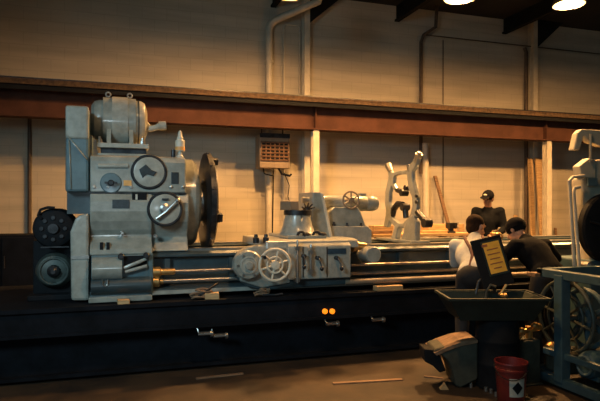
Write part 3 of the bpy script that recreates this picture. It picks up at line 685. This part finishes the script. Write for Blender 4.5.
# ------------------------------------------------------------------ people
class Fig:
    def __init__(s, name, loc, fwd, label):
        s.base = V((loc[0], loc[1], 0)); s.f = V((fwd[0], fwd[1], 0)).normalized(); s.r = V((s.f.y, -s.f.x, 0))
        s.root = empty(name, s.base, label, 'person'); s.b = MB()
    def J(s, r, f, z): return s.base+s.r*r+s.f*f+V((0, 0, z))
def hand(b, wrist, d, palm_n, curl=.6, sc_=1.0, side=1):
    """d: hand direction, palm_n: palm normal"""
    d = V(d).normalized(); n = V(palm_n); n = (n-d*n.dot(d)).normalized(); w = d.cross(n)*side
    q_ = Matrix((w, n, d)).transposed()
    b.ell(V(wrist)+d*.05, (.042, .018, .052), q_)
    for i, (off, Lf) in enumerate(((-.031, .062), (-.010, .074), (.011, .070), (.031, .054))):
        p0 = V(wrist)+d*.085+w*off; a1 = curl*.7; a2 = curl*1.6
        d1 = (d*math.cos(a1)+n*math.sin(a1)); d2 = (d*math.cos(a2)+n*math.sin(a2)); p1 = p0+d1*Lf*.5; p2 = p1+d2*Lf*.5
        b.cap(p0-d*.02, p1, .0095, .009); b.cap(p1, p2, .009, .0075)
    p0 = V(wrist)+d*.03-w*.034; d1 = (d*.7-w*.55+n*.3).normalized(); p1 = p0+d1*.038; p2 = p1+(d*.75-w*.1+n*.5).normalized()*.03
    b.cap(p0, p1, .013, .0105); b.cap(p1, p2, .0105, .0085)
def head(b, c, hf, hu):
    hf = V(hf).normalized(); hu = V(hu); hu = (hu-hf*hu.dot(hf)).normalized(); hr_ = hf.cross(hu)
    q_ = Matrix((hr_, hf, hu)).transposed(); c = V(c); W = lambda x, y, z: c+q_@V((x, y, z))
    b.ell(W(0, -.01, .025), (.076, .096, .092), q_); b.ell(W(0, .02, -.045), (.058, .068, .07), q_)
    b.ell(W(0, .055, -.088), (.028, .028, .024), q_)
    b.cap(W(0, .088, .01), W(0, .108, -.028), .009, .014); b.ell(W(0, .082, .032), (.055, .014, .012), q_)
    b.ell(W(0, .085, -.058), (.026, .012, .009), q_)
    for sx in (-1, 1): b.ell(W(sx*.078, -.005, -.01), (.010, .02, .032), q_)
    return W, q_, hr_, hf, hu
def feet(b, J, sp, d=0.0):
    for sx in (-1, 1):
        b.cap(J(sx*sp, -.03+d, .05), J(sx*(sp+.03), .15+d, .035), .045, .035)

def person(name, loc, fwd, label, pelvis, chest, neck, headc, hface, hup, sh, arms, legs, top_m, bot_m, skin, hairkind, boots=True):
    """all joints as (r,f,z); arms=[(elbow,wrist,handdir,palm)]*2; legs=[(hip,knee,ankle)]*2"""
    g = Fig(name, loc, fwd, label); J = g.J; b = g.b
    pv, ch, nk, hc = J(*pelvis), J(*chest), J(*neck), J(*headc)
    ax = (nk-pv).normalized(); rr = g.r; ff = rr.cross(ax)*-1; qt = Matrix((rr, ax.cross(rr), ax)).transposed()
    # body (continuous)
    b.ell(pv, (.155, .105, .12), qt); b.cap(pv, ch, .12, .13); b.ell(ch, (.165, .11, .17), qt); b.cap(ch, nk, .10, .055); b.cap(nk-ax*.02, hc-V(hup)*0.03, .055, .052)
    hfw = g.r*hface[0]+g.f*hface[1]+UP*hface[2]; huw = g.r*hup[0]+g.f*hup[1]+UP*hup[2]
    W, qh, *_ = head(b, hc, hfw, huw)
    T = MB(); T.ell(pv+ax*.02, (.172, .125, .12), qt); T.cap(pv, ch, .135, .145); T.ell(ch, (.185, .13, .185), qt); T.cap(ch, nk-ax*.02, .12, .075)
    Bt = MB(); Bt.ell(pv-ax*.03, (.172, .13, .13), qt)
    for i, (el, wr, hd, pn) in enumerate(arms):
        sx = (-1, 1)[i]; s0 = J(*sh[i]); e0 = J(*el); w0 = J(*wr)
        b.cap(s0, e0, .05, .04); b.cap(e0, w0, .04, .027); b.cap(ch+ax*.08, s0, .07, .055)
        hdw = g.r*hd[0]+g.f*hd[1]+UP*hd[2]; pnw = g.r*pn[0]+g.f*pn[1]+UP*pn[2]
        hand(b, w0, hdw, pnw, .7, 1, sx)
        T.cap(ch+ax*.08, s0, .085, .072); T.cap(s0, e0, .068, .055); T.cap(e0, e0+(w0-e0)*.93, .056, .042)
    for i, (hp, kn, an) in enumerate(legs):
        h0, k0, a0 = J(*hp), J(*kn), J(*an)
        b.cap(h0, k0, .085, .055); b.cap(k0, a0, .052, .036)
        b.cap(a0-V((0, 0, .02)), a0+g.f*.14-V((0, 0, .04)), .038, .03)
        Bt.cap(h0, k0, .10, .07); Bt.cap(k0, a0, .07, .058)
    b.build('body', skin, g.root, vox=.008, smooth=2)
    T.build('jacket' if top_m is M['jacket'] else 'shirt', top_m, g.root, vox=.014, smooth=3)
    Bt.build('trousers', bot_m, g.root, vox=.014, smooth=3)
    for i, (hp, kn, an) in enumerate(legs):
        a0 = J(*an); k = MB(); k.cap(a0+V((0, 0, .04)), a0-V((0, 0, .02)), .05, .052); k.cap(a0-V((0, 0, .03)), a0+g.f*.17-V((0, 0, .045)), .052, .042); k.box(a0+g.f*.07-V((0, 0, .08)), (.09, .09, .02))
        k.build('boot', M['black'], g.root, vox=.01, smooth=2)
    e = MB()
    for sx in (-1, 1): e.ell(W(sx*.030, .080, .012), (.014, .009, .008), qh, 10, 6)
    e.build('eyes', M['black'], g.root)
    if hairkind == 'cap':
        k = MB(); k.ell(W(0, -.012, .045), (.088, .106, .09), qh); k.build('cap_crown', M['capm'], g.root)
        k = MB(); k.ell(W(0, .115, .055), (.07, .075, .010), qh); k.build('cap_brim', M['capm'], g.root)
        k = MB(); k.ell(W(0, .088, .085), (.030, .012, .018), qh); tag(k.build('cap_badge', M['white'], g.root), 'white badge')
        k = MB(); k.ell(W(0, -.06, -.02), (.070, .045, .06), qh); k.build('hair', M['hair'], g.root)
    elif hairkind == 'hair':
        k = MB(); k.ell(W(0, -.025, .045), (.086, .098, .088), qh); k.ell(W(0, -.05, -.01), (.078, .06, .075), qh); k.build('hair', M['hair'], g.root, vox=.01, smooth=2)
    else:
        k = MB(); k.ell(W(0, -.012, .04), (.09, .108, .098), qh); k.rev(W(0, -.012, .01), qh@V((0, 0, 1)), [(0, .10), (.035, .102)], 24); k.build('beanie', M['capm'], g.root)
    return g, W
# standing man in cap, behind the bed
m1 = att(488, 200, 8.7); tocam = (-m1.x-.4, -m1.y)
person('person', (m1.x, m1.y), tocam, 'person standing behind the lathe in a black cap and black jacket looking down',
       (0, 0, .98), (0, .02, 1.30), (0, .02, 1.50), (0, .05, 1.645), (.35, .85, -.3), (0, .3, .95),
       [(-.18, .02, 1.45), (.18, .02, 1.45)],
       [((-.245, .04, 1.18), (-.13, .24, 1.10), (.6, .5, -.4), (0, -.6, -.6)), ((.245, .04, 1.18), (.12, .26, 1.08), (-.6, .5, -.4), (0, -.6, -.6))],
       [((-.09, 0, .93), (-.11, .03, .5), (-.12, 0, .09)), ((.09, 0, .93), (.11, .03, .5), (.12, 0, .09))], M['jacket'], M['gtrouser'], M['skin_d'], 'cap')
# man in pale shirt leaning over, back to camera
m2 = att(475, 200, 5.42)
fw2 = RV*.22+FV*.97
g2_, W2 = person('person', (m2.x, m2.y), (fw2.x, fw2.y), 'person in a pale shirt with dark suspenders leaning over, back to the camera',
       (0, -.12, .88), (0, .10, 1.03), (.02, .27, 1.20), (.04, .34, 1.30), (.75, .6, -.3), (.1, .3, .9),
       [(-.17, .22, 1.12), (.17, .18, 1.12)],
       [((-.17, .36, .93), (-.02, .42, 1.00), (.6, .6, .3), (.3, .5, -.8)), ((.24, .30, .98), (.20, .37, 1.15), (.1, .8, .5), (-.6, .3, -.6))],
       [((-.09, -.12, .84), (-.12, -.02, .46), (-.13, -.12, .10)), ((.09, -.12, .84), (.12, -.02, .46), (.13, -.12, .10))], M['shirt'], M['trouser'], M['skin'], 'hair')
# suspenders follow the back of the shirt
JJ = g2_.J; m = MB()
for sx in (-1, 1):
    m.tube([JJ(sx*.085, .16, 1.215), JJ(sx*.085, .06, 1.19), JJ(sx*.05, -.03, 1.12), JJ(sx*.03, -.10, 1.05), JJ(sx*.06, -.19, .96), JJ(sx*.07, -.235, .90)], .016, 8)
tag(m.build('suspenders', M['susp'], g2_.root), 'dark red suspenders')
# man in black jacket leaning in from the right
m3 = att(540, 200, 5.38)
fw3 = RV*-.33+FV*.94
g3_, W3 = person('person', (m3.x, m3.y), (fw3.x, fw3.y), 'person in a black jacket and black knit cap bending down beside the yellow placard',
       (0, -.12, .88), (0, .08, 1.06), (.0, .20, 1.19), (-.01, .32, 1.27), (-.3, .8, -.5), (.0, .5, .85),
       [(-.18, .13, 1.13), (.18, .13, 1.13)],
       [((-.24, .30, .95), (-.10, .42, .98), (.4, .8, .1), (.2, .3, -.9)), ((.31, .12, 1.00), (.22, .34, 1.00), (-.2, .9, .2), (-.5, .3, -.7))],
       [((-.09, -.12, .84), (-.12, -.02, .46), (-.13, -.12, .10)), ((.09, -.12, .84), (.12, -.02, .46), (.13, -.12, .10))], M['jacket'], M['trouser'], M['skin'], 'beanie')

# ------------------------------------------------------------------ parts washer
pc = att(490, 300, 4.72)
wr_ = empty('parts_washer', (pc.x, pc.y, 0), 'dark olive parts washer basin on a black drum with its lid up', 'parts washer')
LW = lambda x, y, z: V((pc.x, pc.y, 0))+RV*x+FV*y+UP*z
m = MB(); m.rev(LW(.06, 0, 0), UP, [(0, .16), (.01, .175), (.19, .175), (.20, .18), (.215, .18), (.225, .175), (.38, .175), (.39, .18), (.405, .18), (.415, .175), (.57, .175), (.58, .16)], 36); m.build('drum', M['black'], wr_)
m = MB()
tx, ty, bxx, byy = .40, .24, .30, .17; zt, zb2 = .765, .585
def ring(x, y, z): return [LW(-x, -y, z), LW(x, -y, z), LW(x, y, z), LW(-x, y, z)]
r0 = [m.bm.verts.new(v) for v in ring(bxx, byy, zb2)]; r1 = [m.bm.verts.new(v) for v in ring(tx, ty, zt)]; r2 = [m.bm.verts.new(v) for v in ring(tx-.02, ty-.02, zt)]; r3 = [m.bm.verts.new(v) for v in ring(bxx-.02, byy-.02, zb2+.02)]
m._f(r0[::-1]); m._f(r3)
for A, B in ((r0, r1), (r1, r2), (r2, r3)):
    for k in range(4): m._f([A[k], A[(k+1) % 4], B[(k+1) % 4], B[k]])
m.build('basin', M['olive'], wr_)
m = MB(); m.box(LW(0, -ty, zt), (2*tx+.02, .02, .02), VIEW); m.box(LW(0, ty, zt), (2*tx+.02, .02, .02), VIEW); m.box(LW(-tx, 0, zt), (.02, 2*ty, .02), VIEW); m.box(LW(tx, 0, zt), (.02, 2*ty, .02), VIEW); m.build('basin_rim', M['olive'], wr_)
m = MB(); m.tube([LW(.0, .15, .62), LW(.02, .14, .78), LW(.04, .10, .84), LW(.07, .06, .83)], .010); m.build('flexible_spout', ST, wr_)
# lid, standing up and rolled
c = att(492, 262, 4.92); ql = VIEW@rotm('Y', -13)@rotm('X', -12)
m = MB(); m.box(c, (.27, .025, .44), ql); lid = m.build('lid', M['black'], wr_, bevel=.006)
m = MB(); m.box(c+ql@V((.03, -.016, .035)), (.145, .006, .275), ql); m.build('placard', M['yellow'], lid)
m = MB()
for k, (x_, w_) in enumerate(((-.03, .05), (.03, .10), (.03, .11), (.03, .09), (.03, .11), (.03, .07))):
    m.box(c+ql@V((x_, -.020, .15-.042*k)), (w_, .003, .010 if k else .022), ql)
m.build('placard_print', M['redink'], lid)
m = MB(); m.box(c+ql@V((.03, -.013, .035)), (.175, .008, .31), ql); m.build('placard_frame', M['olive'], lid)
m = MB(); m.tube([LW(-.05, .22, .74), LW(-.02, .23, .85), att(492, 270, 4.95)], .014); m.tube([LW(.12, .22, .74), LW(.1, .23, .85), att(500, 272, 4.96)], .014); m.build('lid_stay', DS, wr_)
# back shelf with shiny parts
o = MB(); p = att(503, 292, 4.68); o.tube([V((p.x, p.y, .78))-RV*.02, V((p.x, p.y, .86))+RV*.03], .012, 8); o.ell(V((p.x, p.y, .775)), (.03, .05, .02)); tag(o.build('parts_brush', M['brass'], origin=(p.x, p.y, .76)), 'small tan brush resting at the rim of the olive basin', 'brush')
# shiny part held by the man in the pale shirt
hp = g2_.J(.235, .47, 1.21)
o = MB(); o.rev(hp, (0, 0, 1), [(-.03, .035), (.0, .05), (.03, .05), (.04, .03), (.06, .028), (.06, .001)], 20); o.tor(hp+V((.05, -.02, 0)), (1, 0, .3), .03, .01, 18); tag(o.build('brass_fitting', M['brass']), 'shiny brass fitting held up between the two leaning men', 'fitting')
# ------------------------------------------------------------------ red bucket
bc = att(511, 401, 4.33); bc.z = 0
bk = empty('bucket', bc, 'red plastic bucket with a white label on the floor beside the black drum', 'bucket')
m = MB(); m.rev(bc, UP, [(0, .001), (0, .095), (.01, .10), (.25, .115), (.255, .124), (.27, .124), (.275, .118), (.305, .12), (.31, .127), (.32, .125), (.318, .113), (.27, .108), (.02, .09), (.018, .001)], 36); m.build('shell', M['red'], bk)
m = MB(); a0 = math.atan2(-bc.y, -bc.x)
def lab(z0, z1, a_, w_, r, mm, name, dia=False):
    b = MB(); n = 8; A = []; B = []
    for k in range(n+1):
        th = a_+w_*(k/n-.5); h = (z1-z0)/2*(1-abs(k/n-.5)*2 if dia else 1); zc = (z0+z1)/2
        rr = lambda z: r+.1+.015*z/.28
        A.append(b.bm.verts.new(bc+V((math.cos(th)*rr(zc-h), math.sin(th)*rr(zc-h), zc-h)))); B.append(b.bm.verts.new(bc+V((math.cos(th)*rr(zc+h), math.sin(th)*rr(zc+h), zc+h))))
    for k in range(n): b._f([A[k], A[k+1], B[k+1], B[k]])
    b.build(name, mm, bk)
lab(.07, .21, a0+.45, 1.1, .0025, M['white'], 'label'); lab(.09, .19, a0+.45, .75, .0045, M['black'], 'label_diamond', True)
m = MB(); m.tube([bc+V((.125*math.cos(t_), .125*math.sin(t_), .30-.10*math.sin((t_-a0+math.pi/2)))) for t_ in [a0-math.pi/2+math.pi*k/12 for k in range(13)]], .004, 6); m.build('handle', DS, bk)
# ------------------------------------------------------------------ khaki sheet metal guard on the floor
kg = empty('machine_guard', V((att(455, 388, 4.67).x, att(455, 388, 4.67).y, 0)), 'khaki sheet metal guard with a curved side on the floor left of the washer drum', 'machine guard')
out = [(478, 343), (478, 379), (461, 388), (456, 386), (453, 372), (449, 362), (443, 356), (434, 352), (436, 349), (447, 347), (462, 343)]
m = MB(); m.prism([att(px, py, 4.67) for px, py in out], FV*.3); m.build('shell', M['khaki'], kg, bevel=.012)
m = MB(); m.prism([att(px, py, 4.66) for px, py in ((434, 353), (447, 347), (462, 342), (478, 340), (478, 343), (462, 346), (448, 351), (437, 356))], FV*.34); m.build('lit_top', M['wood_d'], kg, bevel=.004)  # brown piece paints the warm light on top of the guard
m = MB(); m.prism([att(px, py, 4.69) for px, py in ((424, 349), (434, 350), (441, 357), (446, 371), (440, 373), (433, 366), (425, 362))], FV*.2); m.build('inner_shell', M['black'], kg, bevel=.01)
m = MB(); p = att(444, 379, 4.62); p.z = .03; m.prism([V((p.x, p.y, 0))-RV*.03, V((p.x, p.y, 0))+RV*.04, V((p.x, p.y, .05))+RV*.01], FV*.05); tag(m.build('wood_wedge', M['wood']), 'small pale wood wedge on the floor left of the khaki guard', 'wedge')
for i, (px, py, lb) in enumerate(((474, 387, 'steel socket on the floor nearest the khaki guard'), (489, 391, 'steel socket on the floor, middle one of the row by the bucket'), (494, 393, 'steel socket on the floor touching the shadow of the red bucket'), (499, 396, 'steel socket on the floor nearest the red bucket'))):
    t_ = 1.5*560/(py-HOR); p = att(px-3, py, t_); tag(MB().rev(V((p.x, p.y, 0)), UP, [(0, .012), (.0, .016), (.03, .016), (.032, .010), (.02, .008)], 14).build('steel_socket', ST), lb, 'socket', 'loose sockets on the floor')
# thin strips standing in for streaks of light on the floor
for (pa, pb, w, lb) in (((333, 384), (402, 380), .06, 'thin pale light streak on the floor in front of the trailer'), ((196, 379), (243, 374), .05, 'short pale light streak near the trailer edge on the left floor'), ((424, 377), (443, 379), .03, 'short orange streak on the floor left of the khaki guard')):
    A = att(*pa, 1.5*560/(pa[1]-HOR)); B = att(*pb, 1.5*560/(pb[1]-HOR)); d = (B-A); d.z = 0; L_ = d.length; q_ = Matrix.Rotation(math.atan2(d.y, d.x), 3, 'Z')
    c_ = (A+B)/2; tag(MB().box((c_.x, c_.y, .005), (L_, w*.7, .01), q_).build('floor_streak', M['wood_d']), lb, 'floor streak')

# ------------------------------------------------------------------ blue belt machine at right
fx = 3.50
bf = empty('belt_machine', (fx+.4, 3.7, 0), 'blue-grey framed machine with large spoked belt wheel at the lower right', 'machine')
zt = .945
def rail(b, p0, p1, w=.07):
    p0, p1 = V(p0), V(p1); b.box((p0+p1)/2, tuple(abs(v)+w for v in (p1-p0)))
ya, yb_ = 4.10, 3.15; fxx = fx+.85
m = MB(); rail(m, (fx, ya, .06), (fx, yb_, .06)); rail(m, (fxx, ya, .06), (fxx, yb_, .06)); rail(m, (fx, ya, .06), (fxx, ya, .06)); rail(m, (fx, yb_, .06), (fxx, yb_, .06)); m.build('base_rail', M['blue'], bf, bevel=.006)
m = MB(); rail(m, (fx, 3.95, zt), (fx, yb_, zt)); rail(m, (fxx, 3.95, zt), (fxx, yb_, zt)); rail(m, (fx, 3.95, zt), (fxx, 3.95, zt)); m.build('top_rail', M['blue'], bf, bevel=.006)
for x_, y_ in ((fx, 3.73), (fxx, 3.9), (fx, 3.2), (fxx, 3.2)): MB().span(x_-.045, x_+.045, y_-.045, y_+.045, .06, zt).build('post', M['blue'], bf, bevel=.006)
m = MB(); rail(m, (fx, 3.9, .28), (fx, yb_, .28), .05); m.build('middle_rail', M['blue'], bf, bevel=.006)
wc = V((fx+.22, 3.93, .55))
m = MB(); m.tor(wc, (1, 0, 0), .31, .018, 48); m.tor(wc, (1, 0, 0), .20, .012, 40); m.rev(wc+V((-.03, 0, 0)), (1, 0, 0), [(0, .05), (.06, .05)], 20)
for k in range(8):
    th = k*math.pi/4+.2; m.tube([wc, wc+V((0, math.cos(th)*.31, math.sin(th)*.31))], .014, 8)
m.build('belt_wheel', M['wheelm'], bf)
wc2 = V((fx+.30, 3.79, .56))
m = MB(); m.tor(wc2, (1, 0, 0), .24, .022, 44); m.rev(wc2+V((-.03, 0, 0)), (1, 0, 0), [(0, .1), (.06, .1)], 24)
for k in range(7):
    th = k*math.pi/3.5; m.tube([wc2, wc2+V((0, math.cos(th)*.24, math.sin(th)*.24))], .028, 8)
m.build('spoked_pulley', M['blue'], bf)
m = MB(); m.tor(wc2+V((.05, -.02, .0)), (1, 0, 0), .33, .012, 30, 8, math.radians(-20), math.radians(200)); m.build('wheel_guard', M['heater'], bf)
m = MB(); m.cyl((fx+.05, 3.86, .55), (fxx, 3.86, .55), .025); m.build('axle', ST, bf)
mc = V((fx+.16, 3.66, .20))
m = MB(); m.rev(mc, (1, 0, 0), [(0, .001), (0, .07), (.02, .10), (.06, .115), (.42, .115), (.46, .08)], 32); mo2 = m.build('electric_motor', M['blue'], bf)
MB().tor(mc+V((.0, 0, 0)), (1, 0, 0), .075, .012, 24).build('fan_ring', PB, mo2); MB().span(mc.x+.05, mc.x+.4, 3.56, 3.76, .085, .12).build('motor_foot', M['blue'], mo2)
MB().box(V((fx+.04, 3.99, zt-.02)), (.26, .1, .03)).build('top_board', M['wood_d'], bf)
m = MB(); m.span(fx+.05, fx+.6, 3.75, 4.0, .10, .27); m.build('gear_box', M['khaki'], bf, bevel=.02)
m = MB(); m.rev((fx+.03, 3.93, .28), (1, 0, 0), [(0, .04), (.03, .06), (.2, .06)], 20); m.build('oil_filler', M['brass'], bf)
# box and copper fittings between washer and machine
ps = V((3.33, 4.0, 0))
pb = empty('pump_unit', (ps.x, ps.y, 0), 'tan pump unit with bright copper fittings behind the red bucket', 'pump')
m = MB(); m.box((ps.x, ps.y, .2), (.19, .22, .36), rotm('Z', 0)); m.box((ps.x, ps.y, .01), (.22, .26, .02), rotm('Z', 0)); m.build('case', M['khaki'], pb, bevel=.02)
m = MB(); c0 = V((ps.x+.05, ps.y-.02, .46))
m.cyl(c0+V((0, 0, -.1)), c0+V((0, 0, .02)), .03); m.cyl(c0+V((-.1, 0, -.02)), c0+V((.08, -.03, .0)), .018)
for dx, dy, dz in ((-.1, 0, .0), (.06, -.02, .03), (.0, -.05, .05)): m.rev(c0+V((dx, dy, dz-.02)), (0, -1, .4), [(0, .025), (.04, .03), (.05, .015)], 12)
m.tube([c0+V((-.08, -.02, -.02)), c0+V((-.14, -.05, -.07)), c0+V((-.2, -.06, -.08))], .012); m.build('copper_fitting', M['brass'], pb)
# ------------------------------------------------------------------ cream grinder behind it
GY = 4.45
gd = empty('grinding_machine', (gx(596, GY), GY+.3, 0), 'cream painted machine with pipes and a big black wheel at the right edge', 'machine')
CR = M['grinder']; xg = gx(580, GY)
m = MB(); m.prism([at(px, py, GY) for px, py in ((590, 262), (590, 240), (583, 205), (582, 178), (592, 176), (592, 160), (622, 158), (640, 262))], (0, .14, 0)); m.build('column', CR, gd, bevel=.02)
m = MB(); m.span(xg+.08, xg+1.0, GY-.05, GY+.5, 0, .98); m.build('base', M['blue'], gd, bevel=.02)
m = MB(); m.prism([at(px, py, GY-.03) for px, py in ((578, 133), (582, 129), (600, 130), (625, 128), (625, 146), (600, 146), (590, 142), (584, 136), (580, 150), (574, 150))], (0, .08, 0)); m.build('head_arm', CR, gd, bevel=.012)
m = MB(); m.prism([at(px, py, GY-.02) for px, py in ((580, 166), (590, 158), (596, 160), (596, 178), (582, 178))], (0, .1, 0)); m.build('head_block', CR, gd, bevel=.01)
m = MB(); m.tube([at(590.5, 134, GY-.05), at(590.5, 162, GY-.05)], .012); m.tube([at(610, 134, GY), at(610, 160, GY)], .06); m.build('tie_rod', CR, gd)
for px, dx, nm in ((569.5, 3, .017), (574, 3, .017)):
    a_ = at(px, 184 if px < 572 else 192, GY-.1); m = MB()
    if px < 572: m.tube([at(584, 176, GY-.1), at(573, 177, GY-.1), at(569, 181, GY-.1), at(570, 190, GY-.1), at(575, 275, GY-.1)], nm)
    else: m.tube([at(580, 187, GY-.1), at(574.5, 188, GY-.1), at(573.5, 192, GY-.1), at(580, 275, GY-.1)], nm)
    m.build('riser_pipe', M['cream'], gd)
p = at(612, 228, GY-.12)
m = MB(); m.rev(p, (0, 1, 0), [(0, .001), (0, .15), (0, .30), (.01, .33), (.03, .345), (.09, .345), (.11, .32)], 48); gw = m.build('wheel', M['black'], gd)
m = MB(); m.rev(p, (0, -1, 0), [(0, .06), (.05, .05), (.06, .02)], 20)
for k in range(5):
    th = k*2*math.pi/5+.4; m.tube([p+V((0, -.008, 0)), p+V((math.cos(th)*.29, -.008, math.sin(th)*.29))], .012, 8)
m.build('wheel_spoke', M['dsteel'], gw)
m = MB(); m.rev(at(588, 266, GY-.1), (0, -1, 0), [(-.1, .04), (.03, .045), (.05, .02)], 16); m.build('hand_knob', ST, gd)
MB().box(at(592, 182, GY-.03), (.12, .03, .08)).build('control_panel', M['paint_b'], gd, bevel=.005)
# dark cabinet at far left
cx = at(15, 270, 7.8)
cb_ = empty('tool_cabinet', (cx.x, 8.0, 0), 'dark blue cabinet standing in the shadow at the far left', 'cabinet')
m = MB(); zc = gz(15, 235, 7.8); m.span(cx.x-.55, gx(36, 7.8), 7.8, 8.3, 0.0, zc); m.build('case', M['trailer'], cb_, bevel=.01)
for k in range(2):
    xw = (gx(36, 7.8)-cx.x+.55)/2; xa = cx.x-.55+k*xw; d_ = MB(); d_.span(xa+.01, xa+xw-.01, 7.78, 7.80, .05, zc-.03); d_ = d_.build('door', M['trailer'], cb_, bevel=.004)
    MB().cyl((xa+xw*(.9 if k == 0 else .1), 7.76, .75), (xa+xw*(.9 if k == 0 else .1), 7.76, .9), .008).build('handle', DS, d_)

# ------------------------------------------------------------------ light
w = bpy.data.worlds.new('w'); sc.world = w; w.use_nodes = True
w.node_tree.nodes['Background'].inputs['Color'].default_value = (.22, .62, .72, 1); w.node_tree.nodes['Background'].inputs['Strength'].default_value = .06
def area(loc, target, size, power, color, name):
    l = bpy.data.lights.new(name, 'AREA'); l.energy = power; l.color = color; l.shape = 'RECTANGLE'; l.size, l.size_y = size
    o = bpy.data.objects.new(name, l); col.objects.link(o); o.location = loc; o.rotation_euler = (V(target)-V(loc)).to_track_quat('-Z', 'Y').to_euler(); return o
d_ = area((-2.6, .8, 3.3), (.4, 5.5, 1.5), (1.1, 1.1), 32, (.56, .86, 1.0), 'cool_fill'); d_.data.spread = math.radians(75)  # cool area fill added to put highlights on the machine
area((-.14, -.02, 1.60), (.6, 5.5, 1.5), (.09, .06), 11, (.75, .92, 1.0), 'camera_flash')

cam = bpy.data.cameras.new('camera'); co = bpy.data.objects.new('camera', cam); col.objects.link(co)
co.location = (0, 0, H); co.rotation_euler = (math.pi/2, 0, -TH); cam.sensor_width = 36; cam.lens = F_PX/600*36; cam.shift_y = 7.5/600; cam.clip_start = .05
sc.camera = co
vs_ = sc.view_settings; vs_.view_transform = 'Standard'; vs_.look = 'None'; vs_.exposure = 0; vs_.gamma = 1; vs_.use_curve_mapping = False
